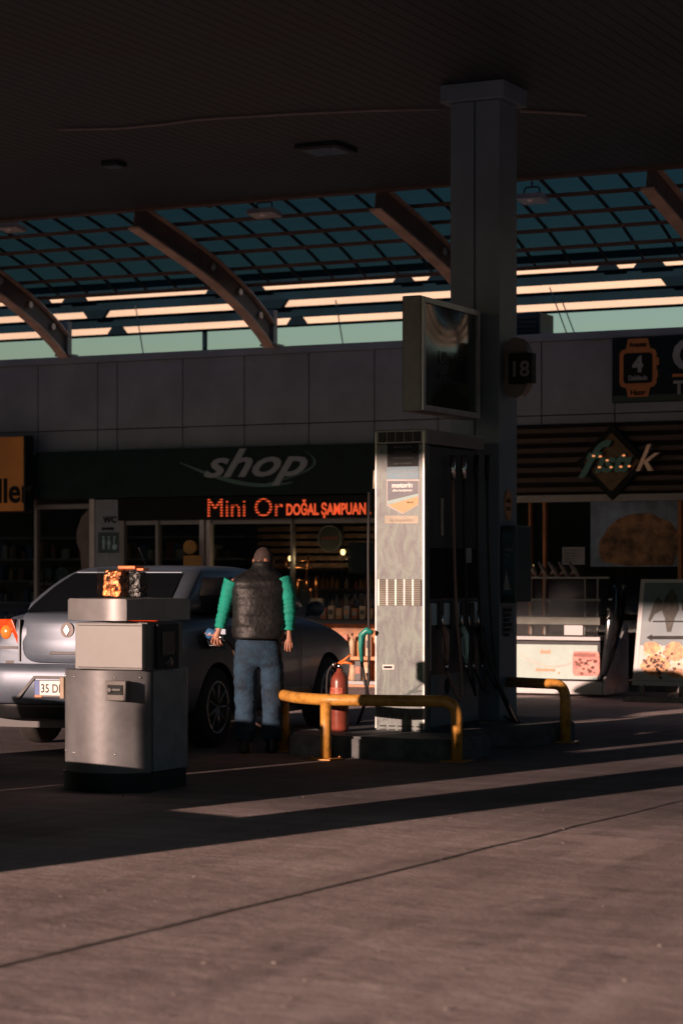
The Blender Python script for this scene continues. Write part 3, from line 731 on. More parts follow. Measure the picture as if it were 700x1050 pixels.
for k, (px, off, gm, i) in enumerate(hs):
    b_, ztop = PS(px, 486); A = sa+off
    bn = PS([449,469,476,486][i], 660)[0]; zn = PS([449,469,476,486][i], 655)[1]
    hp = thing('hose', ['pinkish sunlit hose nearest the front edge of the dispenser side','dark hose with the teal nozzle on the dispenser side','dark hose with a black nozzle, third along the dispenser side','dark hose with a black nozzle, nearest the column'][i], 'fuel hose', (A,b_,ztop), 'hoses hung on the dispenser side') if False else None
    q = MB(); q.tube([(A,b_,ztop+.16),(A,b_,ztop+.03),(A,b_,ztop-.05)], [.022,.026,.018], 8); sw = q.build('swivel', M_chrome if i < 2 else M_dark, pump)
    lowz = .42+.03*i
    path = bez((A,b_,ztop-.05),(A+.01,b_,1.6),(A+.02,b_+.01,1.1),(A+.05,b_+.02,.85),10)[:-1] + bez((A+.05,b_+.02,.85),(A+.09,b_+.03,lowz-.12),(A+.10,bn+.15,lowz-.12),(A+.03,bn,zn-.26),14)
    q = MB(); q.tube(path, .0125 if i else .014, 8)
    q.build('hose', mat('hose_sunlit_rubber', (.26,.16,.13), .5) if i == 0 else M_black, pump)  # front hose pale pink: the sunlight on it is put into the colour
    g_, m_ = MB(), MB(); nozzle(g_, m_, sa+.04, bn, zn)
    nz_ = g_.build('nozzle', mat('pale_teal_plastic', (.50,.80,.76), .35) if i == 1 else (mat('pink_grip', (.35,.2,.17), .5) if i == 0 else M_black), pump)
    m_.build('spout', M_chrome, nz_)
# extra slack loops near the column
for (b0_, b1_, d) in ((18.05,18.45,.2),(18.12,18.5,.12),(17.95,18.3,.27)):
    q = MB(); q.tube(bez((sa+.06,b0_,1.0),(sa+.10+d,b0_+.05,.2),(sa+.2+d,b1_,.05),(sa+.15,b1_+.1,.22)), .014, 8); q.build('hose', M_black, pump)
# left side: teal nozzle and its hose
la = pa0-.02
bl, zl = at_a(376,655,la-.03)
q = MB(); q.tube([(la+.022,bl+.0,zl+.05),(la-.03,bl-.0,zl+.07),(la-.075,bl,zl+.03),(la-.085,bl,zl-.08),(la-.075,bl,zl-.2)], [(.02,.02),(.03,.028),(.035,.03),(.022,.02),(.015,.015)], 10)
nz_ = q.build('nozzle', M_teal, pump)
q = MB(); q.tube([(la-.075,bl,zl-.2),(la-.05,bl,zl-.34),(la-.01,bl,zl-.5)], .013, 7); q.build('hose_end', M_black, nz_)
q = MB(); q.tube([(la-.01,bl,2.12),(la-.018,bl,1.6),(la-.012,bl,1.0),(la-.01,bl,.6),(la-.08,bl+.02,.33),(la-.14,bl+.05,.22)], .012, 8); q.build('hose', M_black, pump)
q = MB(); q.tube([(la-.03,bl,zl-.28),(la-.02,bl,.6),(la-.05,bl+.02,.4),(la-.12,bl+.03,.24)], .012, 8); q.build('hose', M_black, pump)
q = MB(); z_ = at_a(383.5,486,la)[1]; q.tube([(la-.002,pb0+.04,z_+.03),(la-.004,pb0+.04,z_-.12)], [.016,.02], 8); q.build('swivel', mat('swivel_cream', (.33,.28,.22), .5), pump)

# ---- screen above the dispenser
ea0, ea1, eb0, eb1, ez0, ez1 = -7.86, -7.69, 17.2, 18.545, 2.79, 3.745
sc = thing('display_screen', 'slim boxed advertising screen bracketed to the column above the dispenser', 'screen', ((ea0+ea1)/2,18.5,2.79))
mb = MB(); mb.box(ea0, ea1, eb0, eb1-.12, ez0, ez1, .012); mb.build('case', mat('screen_case', (.14,.145,.15), .4, .3), sc)
mb = MB(); mb.box(ea1+.001, ea1+.02, eb0+.01, eb1-.13, ez0+.01, ez0+.055); mb.box(ea1+.001, ea1+.02, eb0+.01, eb1-.13, ez1-.055, ez1-.01); mb.box(ea1+.001, ea1+.02, eb0+.01, eb0+.055, ez0+.056, ez1-.056); mb.box(ea1+.001, ea1+.02, eb1-.175, eb1-.13, ez0+.056, ez1-.056)
mb.build('bezel', mat('bezel', (.34,.37,.40), .35, .4), sc)
# slightly bowed acrylic pane
mb = MB(); nB, nZ = 14, 10
V = [[mb.bm.verts.new((ea1+.004+.03*math.sin(PI*i/nB)*math.sin(PI*j/nZ), eb0+.056+(eb1-.232-eb0)*i/nB, ez0+.057+(ez1-ez0-.114)*j/nZ)) for j in range(nZ+1)] for i in range(nB+1)]
for i in range(nB):
    for j in range(nZ):
        f = mb.bm.faces.new((V[i][j],V[i+1][j],V[i+1][j+1],V[i][j+1])); f.smooth = True
mb.build('pane', mat('screen_pane', (.010,.022,.02), .07, 0, .1, spec=.9), sc)
text('Ultrabir', .15, (ea1+.036, eb0+.30, ez0+.42), mat('screen_print', (.004,.012,.012), .3), sc, 'print', face='right', shear=.2, ext=.001)
text('markette', .11, (ea1+.034, eb0+.30, ez0+.29), mat('screen_print', (.004,.012,.012), .3), sc, 'print', face='right', shear=.2, ext=.001)
mb = MB(); mb.box(ea0+.03, ea1-.03, eb1-.119, eb1+.003, ez0+.2, ez0+.3); mb.box(ea0+.03, ea1-.03, eb1-.119, eb1+.003, ez1-.3, ez1-.2); mb.build('bracket', M_dark, sc)

# ---- pump number 18
b_ = 18.66; a_, z_ = at_b(527,377,b_)
ns = thing('pump_number', 'round grey plate with a black box reading 18 on the column side', 'number sign', (ca1,b_,z_))
cn = (ca1+.105, z_)
mb = MB()
outl = [(cn[0]+.16*math.cos(t)*(1.0 if math.cos(t) < 0 else .85), cn[1]+.265*math.sin(t)) for t in (2*PI*k/28 for k in range(28))]
mb.plate(outl, b_, b_+.12); mb.build('back_plate', mat('plate_grey', (.17,.15,.14), .5, .1), ns)
mb = MB(); bxl, bzh = at_b(523,363,b_-.06); bxr, bzl = at_b(547,393,b_-.06)
mb.box(bxl, bxr, b_-.11, b_-.001, bzl, bzh, .01); mb.build('box', M_ink, ns)
text('18', .19, ((bxl+bxr)/2-.005,b_-.1125,(bzl+bzh)/2-.07), mat('number_grey', (.17,.19,.19), .5), ns, 'figures', align='CENTER', ext=.002, bold=.002)

# ---- things on the column's side face
def colbox(px0, px1, py0, py1, d, m, par, nm, bev=.006, lift=0.):
    b0, _ = at_a(px0, py0, ca1+d); b1, _ = at_a(px1, py0, ca1+d); pm = (px0+px1)/2
    z1 = at_a(pm, py0, ca1+d)[1]; z0 = at_a(pm, py1, ca1+d)[1]
    q = MB(); q.box(ca1+.001+lift, ca1+d, b0, b1, z0, z1, bev); return q.build(nm, m, par)
b0, z0 = at_a(520,618,ca1+.08)
ib = thing('card_terminal', 'tall dark payment box fixed to the side of the column', 'payment terminal', (ca1,b0,z0))
q = MB(); q.box(ca1+.001, ca1+.15, 18.57, 18.93, at_b(525,618,18.6)[1], at_b(525,539,18.6)[1], .01); q.build('case', mat('terminal_case', (.02,.05,.06), .4), ib)
zA, zB = at_b(525,612,18.6)[1], at_b(525,545,18.6)[1]
q = MB(); q.box(ca1+.02, ca1+.13, 18.56, 18.568, zA+.02, zB, .003); q.build('screen', mat('terminal_screen', (.05,.10,.13), .2), ib)
q = MB(); q.plate([(ca1+.04,zA+.06),(ca1+.10,zA+.06),(ca1+.06,zA+.24)], 18.553, 18.558); q.build('flame_mark', M_pale, ib)
for k in range(3):
    text('7/24'[:4-k], .035, (ca1+.045,18.557,zB-.17-.05*k), M_pale, ib, 'print', ext=.001)
b0, z0 = at_a(521,518,ca1+.01)
bd = MB()
for_ = [(b0+.085*math.cos(t), z0+.135*math.sin(t)) for t in (2*PI*k/24 for k in range(24))]
bd.plate_a(for_, ca1+.001, ca1+.012)
bo = bd.build('sticker', mat('badge_brown', (.36,.2,.08), .5), origin=(ca1,b0,z0)); tag(bo, 'oval brown badge high on the side of the column', 'badge')
text('ödül', .06, (ca1+.014,b0-.07,z0+.02), M_ink, bo, 'print', face='right', ext=.001); text('2019', .055, (ca1+.014,b0-.07,z0-.05), M_ink, bo, 'print', face='right', ext=.001)
b0, z1 = at_a(514,622,ca1+.005); b1, z0 = at_a(526,650,ca1+.005)
no = MB(); no.box(ca1+.001, ca1+.006, b0+.02, b1, z0, z1)
no = tag(no.build('notice', mat('notice_teal', (.06,.10,.12), .5), origin=(ca1,b0,z0)), 'notice of dark printed lines low on the column side', 'notice')
for k in range(6): text('DİKKAT LPG'[:10-k%3], .035, (ca1+.008,b0+.03,z1-.045-k*.043), M_ink, no, 'print', face='right', ext=.001, bold=.002)

# ---- barriers
def barrier(path, legs, lab, r=.046):
    t = thing('safety_barrier', lab, 'safety barrier', (path[0][0],path[0][1],0), 'yellow tube barriers round the island')
    q = MB(); q.tube(arc(path, 8, .13), r, 14); q.build('rail', M_yel, t)
    for (a, b, z) in legs:
        q = MB(); q.tube([(a,b,.0),(a,b,z)], r*.96, 14); lg = q.build('leg', M_yel, t)
        q = MB(); q.box(a-.1, a+.1, b-.1, b+.1, .001, .012, .003); q.build('foot_plate', M_yel, lg)
        q = MB()
        for da, db in ((-.08,-.08),(.08,-.08),(.08,.08),(-.08,.08)): q.lathe([(.012,.0),(.012,.012),(.006,.02)], (a+da,b+db,.012), 6)
        q.build('bolt', M_brass, lg)
    return t
br = .468
l1 = G(291,770); l2 = G(334,779); l3 = G(468,781)
t = barrier([(l1[0]-.02,l1[1]+.45,br),(l1[0]-.11,l1[1]+.05,br),(l2[0]-.35,l2[1]+.17,br),(l2[0],l2[1],br),(l3[0],l3[1],br),(l3[0],l3[1],.0)],
        [(l1[0]+.0,l1[1]+.0,br-.02),(l2[0],l2[1],br-.02)], 'orange-yellow tube barrier in front of the dispenser with the extinguisher behind it')
q = MB(); a, b = l3; q.box(a-.1, a+.1, b-.1, b+.1, .001, .012, .003); q.build('foot_plate', M_yel, t)
l4 = G(571,763)
t2 = barrier([(ca1+.003,18.75,.50),(l4[0],18.55,.50),(l4[0],18.55,.0)], [], 'dark yellow tube barrier right of the column')
q = MB(); a = l4[0]; q.box(a-.1, a+.1, 18.45, 18.65, .001, .012, .003); q.build('foot_plate', M_yel, t2)

# ---- fire extinguisher on the island
Y = 18.64; X = (348-CX)/F*Y; ea, eb = X*CT-Y*ST, X*ST+Y*CT
ex = thing('fire_extinguisher', 'red fire extinguisher with orange handle standing behind the yellow barrier', 'fire extinguisher', (ea,eb,.17))
mb = MB(); mb.lathe([(.03,.0),(.07,.005),(.075,.03),(.072,.40),(.067,.435),(.048,.468),(.026,.49),(.022,.52)], (ea,eb,.17), 24); mb.build('cylinder', M_red, ex)
mb = MB(); mb.tube([(ea,eb,.685),(ea,eb,.725)], [.026,.02], 10); mb.tube([(ea-.03,eb-.02,.71),(ea-.05,eb-.03,.72)], .022, 8); mb.build('valve', M_chrome, ex)
mb = MB(); mb.tube([(ea-.01,eb,.725),(ea+.05,eb-.01,.755),(ea+.11,eb-.02,.80)], [.010,.011,.006], 6); mb.tube([(ea-.01,eb,.722),(ea+.05,eb,.735),(ea+.12,eb,.722)], [.010,.012,.008], 6); mb.build('handle', M_orange, ex)
mb = MB(); mb.tube(bez((ea-.03,eb,.71),(ea-.14,eb,.72),(ea-.12,eb,.5),(ea-.10,eb-.0,.28)), .010, 7); mb.tube([(ea-.1,eb,.28),(ea-.1,eb,.2)], [.014,.022], 8); mb.build('hose', M_black, ex)
mb = MB()
n = 12
for k in range(n):
    t0 = -PI*.95+ k*PI*.7/n; t1 = t0+PI*.7/n
    mb.quad((ea+.0765*math.cos(t0),eb+.0765*math.sin(t0),.36),(ea+.0765*math.cos(t1),eb+.0765*math.sin(t1),.36),(ea+.0765*math.cos(t1),eb+.0765*math.sin(t1),.53),(ea+.0765*math.cos(t0),eb+.0765*math.sin(t0),.53))
mb.build('label', mat('label_red', (.5,.12,.07), .5, 0, .4, 40), ex)

# ================================================================== SERVICE KIOSK (foreground)
def KB(px, b): return at_b(px, 700, b)[0]
kz = lambda py: H-(py-HY)/F*15.35
ki = thing('service_kiosk', 'waist-high grey windscreen-wash cabinet with bowed lower door and flat lid', 'service cabinet', (KB(130,13.4),13.5,0))
def bulge(b0, x0, x1, dep, nn=20, half=62):
    """bowed front as an arc of a circle; half = half its turning angle in degrees"""
    h = math.radians(half); dd = (KB(x1,b0)-KB(x0,b0))/2/math.sin(h)*(1-math.cos(h))
    a0, a1 = KB(x0,b0+dd), KB(x1,b0+dd); R_ = (a1-a0)/2/math.sin(h); c = (a0+a1)/2; pts = []
    for i in range(nn+1):
        t = -h+2*h*i/nn; pts.append((c+R_*math.sin(t), b0+R_*(1-math.cos(t))))
    return pts + [(a1,b0+dep),(a0,b0+dep)]
low = bulge(12.98, 67, 154.5, .21)
mb = MB(); mb.prism(low, .13, kz(687), .01); lo_ = mb.build('lower_door', M_kiosk, ki)
for p in lo_.data.polygons: p.use_smooth = True
lo_.data.set_sharp_from_angle(angle=math.radians(35))
mb = MB(); mb.prism([(p[0]*1.0+(-.01 if i < 10 else .01), p[1]-.004) for i, p in enumerate(low)], 0.0, .127); kb2 = mb.build('base', M_dark, ki)
for p in kb2.data.polygons: p.use_smooth = True
kb2.data.set_sharp_from_angle(angle=math.radians(35))
up = bulge(13.09, 78.5, 151, .5, 14, 15)
mb = MB(); mb.prism(up, kz(687)+.002, kz(636)-.015, .004); mb.build('upper_body', M_kiosk, ki)
mb = MB(); a0, a1 = KB(78.5,13.08), KB(147,13.08); mb.box(a0, a1, 13.065, 13.12, kz(686), kz(639), .006); mb.build('upper_panel', M_kioskpanel, ki)
# right-hand unit
a0, a1 = KB(157,13.30), None
ra = KB(156,13.32)
mb = MB(); aR = at_a(193,700,-7.9)[0]
la1 = low[-2][0]; aR = at_a(193,700,la1)[0]; mb.box(low[-1][0], la1-.0, 13.225, aR, .13, kz(687), .012); mb.build('side_cabinet', mat('kiosk_side', (.20,.23,.26), .45), ki)
mb = MB(); mb.box(low[-1][0]+.01, la1-.01, 13.195, aR-.01, .0, .125); mb.build('side_base', M_dark, ki)
mb = MB(); mb.box(KB(150,13.45), -7.95, 13.20, aR-.02, kz(690)+.002, kz(636)-.017, .004); sp = mb.build('side_panel', M_kiosk, ki)
b0_, b1_ = at_a(158,660,-7.945)[0], at_a(180,660,-7.945)[0]
mb = MB(); ua = up[-2][0]; b0_, b1_ = at_a(158,660,ua)[0], at_a(180,660,ua)[0]; mb.box(ua+.001, ua+.03, b0_, b1_, kz(686), kz(640), .006); mb.build('towel_dispenser', M_dark, ki)
mb = MB(); mb.box(ua+.031, ua+.038, b0_+.05, b1_-.08, kz(672), kz(648), .004); mb.ball((ua+.03,(b0_+b1_)/2,kz(680)), .05, .4,1,.8, 10); mb.build('towel_slot', mat('dispenser_grey', (.045,.055,.06), .3), ki)
# lid
L0 = [(KB(70,13.16),13.16)]
lid = []
for px, b in ((70,13.22),(76,13.10),(88,13.02),(104,12.98),(120,12.985),(130,13.01)): lid.append((KB(px,b), b))
lid.append((KB(134,13.06),13.06))
lid.append((KB(195,13.62),13.62)); lid.append((KB(150,13.9),13.9)); lid.append((KB(70,13.22)-.0,13.75))
mb = MB(); mb.prism(lid, kz(636), kz(614), .008); ld_ = mb.build('lid', mat('lid_grey', (.23,.23,.235), .36, .2, .08, 4), ki)
for p in ld_.data.polygons: p.use_smooth = True
ld_.data.set_sharp_from_angle(angle=math.radians(28))
# latch plate and hinges
a0, a1 = KB(110.5,13.0), KB(131,13.0)
mb = MB(); mb.box(a0, a1, 12.974, 13.04, kz(717), kz(697), .004); la_ = mb.build('latch_plate', mat('latch_grey', (.10,.095,.085), .4), ki)
mb = MB(); mb.box(a0+.02, a1-.02, 12.966, 12.971, kz(711), kz(701)); mb.build('latch_recess', M_ink, la_)
mb = MB(); mb.box(a0+.06, a1-.03, 12.955, 12.9655, kz(707), kz(704.5), .002); mb.tube([(a0+.045,12.95,kz(706)),(a0+.045,12.9655,kz(706))], .014, 10); mb.build('latch', M_chrome, la_)
mb = MB(); mb.box(low[0][0]-.012, low[0][0]+.02, 13.13, 13.17, kz(718), kz(696), .004); mb.build('hinge', mat('hinge_tan', (.35,.26,.18), .5), ki)
lf = lambda px: KB(px,13.0)
q = MB()
for z_ in (kz(772), kz(694)):
    for t in (-50,-25,25,50):
        R_ = (low[20][0]-low[0][0])/2/math.sin(math.radians(62)); c_ = (low[20][0]+low[0][0])/2; h_ = math.radians(t)
        q.ball((c_+R_*math.sin(h_), 12.98+R_*(1-math.cos(h_)), z_), .007, 1,.6,1, 8)
q.build('screw', M_chrome, lo_)
q = MB(); q.box(KB(80,13.06), KB(146,13.06), 13.060, 13.0645, kz(641.5), kz(640.8)); q.box(KB(80,13.06), KB(146,13.06), 13.060, 13.0645, kz(684.5), kz(683.8)); q.build('panel_seam', M_dark, ki)
# clear caddy with crumpled wrapped goods on the lid
z0 = kz(614); a0, a1 = KB(103,13.3), KB(128,13.3)
cd = thing('plastic_bin', 'clear plastic bin of crumpled shiny wrappers standing on the cabinet lid', 'bin', ((a0+a1)/2,13.35,z0))
a1b = KB(144,13.42)
mb = MB(); mb.box(a0, a1b-.02, 13.26, 13.5, z0+.002, z0+.205); mb.build('bin_wall', M_clear, cd)
mb = MB(); bm = mb.bm
g_ = bmesh.ops.create_icosphere(bm, subdivisions=4, radius=1)
for v in g_['verts']:
    c = v.co; c.x = max(-.9,min(.9,c.x*1.5)); c.y = max(-.9,min(.9,c.y*1.5)); c.z = max(-.95,min(.95,c.z*1.5))
    d = noise.noise(c*4.)*.16+noise.noise(c*9.+Vector((3,1,2)))*.12
    v.co = Vector(((a0+a1)/2+.0+(c.x+d)*.075, 13.355+(c.y+d)*.07, z0+.10+(c.z+d)*.09))
mb.build('wrappers', mat('foil_wrapper', (.70,.22,.07), .28, .75, .4, 26, .3, 60, col2=(.05,.04,.04)), cd)
mb = MB(); bm = mb.bm
g_ = bmesh.ops.create_icosphere(bm, subdivisions=4, radius=1)
for v in g_['verts']:
    c = v.co; c.x = max(-.9,min(.9,c.x*1.5)); c.y = max(-.9,min(.9,c.y*1.5)); c.z = max(-.95,min(.95,c.z*1.5))
    d = noise.noise(c*4.+Vector((9,4,1)))*.16+noise.noise(c*8.)*.1
    v.co = Vector((a1+.055+(c.x+d)*.045, 13.39+(c.y+d)*.06, z0+.095+(c.z+d)*.085))
mb.build('wrappers', mat('black_wrapper', (.02,.022,.022), .25, .3, .4, 20, .3, 60), cd)
mb = MB(); a_, z_ = KB(137,13.45), kz(582)
mb.box(a_-.07, a_+.065, 13.36, 13.48, z_-.012, z_+.012, .004)
mb.box(a_+.066, a_+.12, 13.38, 13.46, z_-.02, z_-.004, .003)
mb.build('lid_flap', M_orange, cd)

# ================================================================== CAR
PSI = math.radians(20.7)
car = thing('silver_car', 'silver saloon car with a 35 number plate being refuelled, seen from its rear', 'car', loc=(-1.85,19.46,0), rot=-PSI); car.scale = (.94,1,1)
def prof_at(w, zb, zs, zt_, wt):
    h = [(0,zb),(w*.55,zb),(w*.88,zb+.01),(w*.965,zb+.07),(w*.99,zb+.2),(w,.62),(w*.985,.80),(w*.955,zs-.02),(w*.90,zs+.02),(wt,zt_-.015),(wt*.6,zt_),(0,zt_+.01)]
    return h
st = [(-.99,.70,.46,.86,.98,.50),(-.965,.80,.40,.90,1.06,.60),(-.90,.865,.34,.96,1.115,.66),(-.72,.915,.29,1.0,1.135,.70),(-.45,.935,.26,1.02,1.14,.74),(0,.945,.25,1.03,1.13,.76),(.6,.945,.22,1.03,1.12,.78),(1.3,.94,.22,1.02,1.11,.78),(2.0,.94,.22,1.0,1.10,.78),(2.5,.935,.24,.97,1.06,.74),(3.0,.915,.26,.90,.98,.70),(3.4,.86,.30,.80,.88,.6),(3.58,.74,.36,.70,.76,.5),(3.64,.6,.42,.62,.66,.4)]
mb = MB(); rs = []
for (y, w, zb_, zs, zt_, wt) in st:
    h = prof_at(w, zb_, zs, zt_, wt); rs.append([(x,y,z) for x, z in h] + [(-x,y,z) for x, z in h[-2:0:-1]])
mb.rings(rs)
body = mb.build('body', M_car, car, subsurf=2)
cut = MB()
for y in (0,2.6): cut.lathe([(.385,-1.2),(.385,1.2)], (0,y,.33), 40, 'x')
cutter = cut.build('cutter', M_dark, car)
bm_ = body.modifiers.new('arches','BOOLEAN'); bm_.object = cutter; bm_.operation = 'DIFFERENCE'; bm_.solver = 'EXACT'
bpy.context.view_layer.update()
dg = bpy.context.evaluated_depsgraph_get(); dg.update()
me = bpy.data.meshes.new_from_object(body.evaluated_get(dg)); body.modifiers.clear(); body.data = me
me.materials.clear(); me.materials.append(M_car)
for p in me.polygons: p.use_smooth = True
try: me.set_sharp_from_angle(angle=math.radians(40))
except Exception: pass
bpy.data.objects.remove(cutter)
# cabin: pillars and roof
mb = MB(); levels = [(1.08,-.62,2.62,.80),(1.20,-.42,2.36,.775),(1.34,-.16,2.0,.72),(1.45,.08,1.68,.66),(1.50,.26,1.45,.60),(1.525,.5,1.2,.48)]
def cabring(z, y0, y1, w, n=7, rr=.16):
    out = []
    for (sx, sy, t0) in ((1,1,0),(-1,1,PI/2),(-1,-1,PI),(1,-1,1.5*PI)):
        cx = sx*(w-rr); cy = (y1-rr) if sy > 0 else (y0+rr)
        for k in range(n+1):
            t = t0+PI/2*k/n; out.append((cx+rr*math.cos(t), cy+rr*math.sin(t), z))
    return out
mb.rings([cabring(*l) for l in levels]); mb.build('roof', M_car, car, subsurf=1)
def lerp_level(z):
    for i in range(len(levels)-1):
        if levels[i][0] <= z <= levels[i+1][0]:
            t = (z-levels[i][0])/(levels[i+1][0]-levels[i][0]); return [levels[i][k]*(1-t)+levels[i+1][k]*t for k in range(4)]
mb = MB(); zz = [1.13,1.2,1.27,1.34,1.40,1.455]
RW = []
for z in zz:
    _, y0, y1, w = lerp_level(z); hw = w-.115
    RW.append([(x*hw, y0-.008+.03*abs(x)**3*0, z) for x in (-1,-.6,-.2,.2,.6,1)])
V = [[mb.bm.verts.new(p) for p in r] for r in RW]
for i in range(len(V)-1):
    for j in range(5):
        f = mb.bm.faces.new((V[i][j],V[i][j+1],V[i+1][j+1],V[i+1][j])); f.smooth = True
mb.build('rear_window', M_carglass, car)
mb = MB(); _, y0, y1, w = lerp_level(1.462); mb.box(-w+.12, w-.12, y0-.012, y0+.0, 1.462, 1.467); mb.build('window_trim', M_car, car)
for s in (1,-1):
    for (ya, yb, za, zb2) in ((-.0,.82,1.12,1.42),(.90,1.72,1.12,1.42)):
        q = MB(); P = []
        for z in (za,(za+zb2)/2,zb2):
            _, y0, y1, w = lerp_level(z); lo_y = max(ya, y0+.17+ (z-za)*.1); hi_y = min(yb, y1-.17)
            P.append([(s*(w+.004), lo_y, z),(s*(w+.004), (lo_y+hi_y)/2, z),(s*(w+.004), hi_y, z)])
        V = [[q.bm.verts.new(p) for p in r] for r in P]
        for i in range(2):
            for j in range(2): q.bm.faces.new((V[i][j],V[i][j+1],V[i+1][j+1],V[i+1][j]))
        q.build('side_window', M_carglass, car)
    # door joints, sill
    q = MB()
    for y in (.42,.88,1.85): q.box(s*.9435, s*.949, y-.004, y+.004, .34, 1.0)
    q.build('door_gap', M_cardark, car)
    q = MB()
    for y in (.60,1.12): q.tube([(s*.945,y,.93),(s*.975,y+.02,.935),(s*.975,y+.15,.935),(s*.945,y+.17,.93)], .014, 6)
    q.build('door_handle', M_car, car)
    q = MB(); q.ball((s*1.02,2.02,1.13), .1, .95,.6,.7, 12); q.tube([(s*.93,2.0,1.07),(s*1.0,2.0,1.1)], .02, 6); q.build('mirror', M_car, car)
q = MB(); P = []
for z in (1.14,1.3,1.44):
    _, y0, y1, w = lerp_level(z); P.append([((x)*(w-.1), y1+.006, z) for x in (-1,0,1)])
V = [[q.bm.verts.new(p) for p in r] for r in P]
for i in range(2):
    for j in range(2): q.bm.faces.new((V[i][j],V[i][j+1],V[i+1][j+1],V[i+1][j]))
q.build('windscreen', M_carglass, car)
# rear bumper, wraps round
def wrap(zl, wl, yl, n=16):
    """rows z, half widths, y of the middle -> U-shaped band"""
    rs_ = []
    for z, w, y in zip(zl, wl, yl):
        row = []
        for i in range(n+1):
            t = -1+2*i/n; x = w*math.copysign(min(1,abs(t)*1.12)**.9, t); yy = y + .55*max(0,abs(t)-.62)**1.6*2.2
            row.append((x, yy, z))
        rs_.append(row)
    return rs_
def sheet(rows_, nm, m, par, sub=1, thick=.015):
    q = MB(); V = [[q.bm.verts.new(p) for p in r] for r in rows_]
    for i in range(len(V)-1):
        for j in range(len(V[0])-1):
            f = q.bm.faces.new((V[i][j],V[i][j+1],V[i+1][j+1],V[i+1][j])); f.smooth = True
    o = q.build(nm, m, par)
    so = o.modifiers.new('solid','SOLIDIFY'); so.thickness = thick; so.offset = 1
    if sub: sb_ = o.modifiers.new('sub','SUBSURF'); sb_.levels = sub; sb_.render_levels = sub
    return o
sheet(wrap([.40,.45,.55,.66,.70,.715],[.90,.93,.945,.945,.94,.92],[-1.03,-1.06,-1.075,-1.07,-1.05,-1.0]), 'rear_bumper', M_car, car)
sheet(wrap([.27,.33,.40],[.84,.88,.90],[-.96,-.99,-1.015]), 'bumper_skirt', M_cardark, car)
# bootlid with rounded lower corners, dark gap
def lidrow(z, w, y): return [(w*t, y+.05*abs(t)**2.5, z) for t in (-1,-.96,-.8,-.5,-.2,.2,.5,.8,.96,1)]
sheet([lidrow(.735,.40,-1.0),lidrow(.75,.43,-1.012),lidrow(.79,.45,-1.02),lidrow(.90,.46,-1.022),lidrow(.945,.465,-1.005),lidrow(1.05,.475,-.995),lidrow(1.10,.48,-.975),lidrow(1.128,.48,-.91)], 'boot_lid', M_car, car)
q = MB(); q.box(-.62,.62,-.985,-.975,.722,.745); q.box(-.482,-.471,-1.0,-.95,.74,1.08); q.box(.471,.482,-1.0,-.95,.74,1.08); q.build('boot_gap', M_cardark, car)
q = MB(); q.lathe([(.062,-.012),(.062,-.003),(.045,.0)], (-.0,-1.015,1.0), 24, 'y'); bg = q.build('badge', mat('badge_base', (.06,.05,.05), .3, .5), car)
q = MB(); q.plate([(0,1.045),(-.03,1.0),(0,.955),(.03,1.0)], -1.036, -1.0275); q.build('emblem', M_chrome, bg)
q = MB(); q.lathe([(.014,-.01),(.014,.0)], (-.02,-1.022,.86), 12, 'y'); q.build('lock', M_cardark, car)
q = MB(); q.box(-.16,.16,-1.034,-1.022,.80,.825,.004); q.build('boot_grip', M_cardark, car)
q = MB(); q.box(-.93,-.70,-1.05,-1.02,.705,.712); q.box(.70,.93,-1.05,-1.02,.705,.712); q.build('bumper_seam', M_cardark, car)
q = MB(); q.tube([(0,.45,1.52),(0,.30,1.68)], [.006,.003], 6); q.build('aerial', M_cardark, car)
for s in (-1,1):
    q = MB(); q.box(s*.62, s*.80, -1.075, -1.03, .46, .49, .004); q.build('reflector', mat('reflector_red', (.3,.02,.01), .3), car)
# tail lamps
for s in (-1,1):
    q = MB(); pts = [(.485,.81),(.80,.82),(.86,.93),(.80,1.08),(.56,1.085),(.50,.95)]
    P = [(s*x, z) for x, z in pts]
    ff = [q.bm.verts.new((x,-.985+.35*max(0,abs(x)-.62),z)) for x, z in P]; kk = [q.bm.verts.new((x,-.90+.3*max(0,abs(x)-.62),z)) for x, z in P]
    q.bm.faces.new(ff); n = len(P)
    for i in range(n): q.bm.faces.new((ff[i],ff[(i+1)%n],kk[(i+1)%n],kk[i]))
    tl = q.build('tail_light', M_tail, car, bevmod=.012)
    q = MB(); q.ball((s*.62,-.968,.975), .06, 1,.5,1, 12); q.build('bulb_cup', mat('amber_lens', (.9,.25,.04), .2, coat=.8), tl)
    q = MB(); q.box(s*.50, s*.80, -.99, -.93, .84, .862); q.build('lens_rib', M_cardark, tl)
# plate recess and number plate: the plate sits right of the left lamp
q = MB(); q.plate([(-.47,.43),(-.28,.63),(.28,.63),(.47,.43),(.44,.43),(.27,.607),(-.27,.607),(-.44,.43)], -1.098, -1.09); q.build('plate_surround', M_cardark, car)
q = MB(); q.box(-.27,.27,-1.108,-1.094,.455,.595,.004); npf = q.build('number_plate', M_cardark, car)
q = MB(); q.box(-.262,.262,-1.112,-1.1085,.475,.590); q.build('plate_face', M_plate, npf)
q = MB(); q.box(-.262,-.215,-1.1145,-1.1122,.475,.590); q.build('plate_band', M_blue, npf)
q = MB(); q.box(-.262,-.195,-1.1145,-1.1122,.457,.474); q.build('plate_strip', M_orange, npf)
tx = text('35 DE 184', .098, (-.205,-1.1125,.497), M_ink, npf, 'characters', ext=.001, bold=.001, wx=.86)
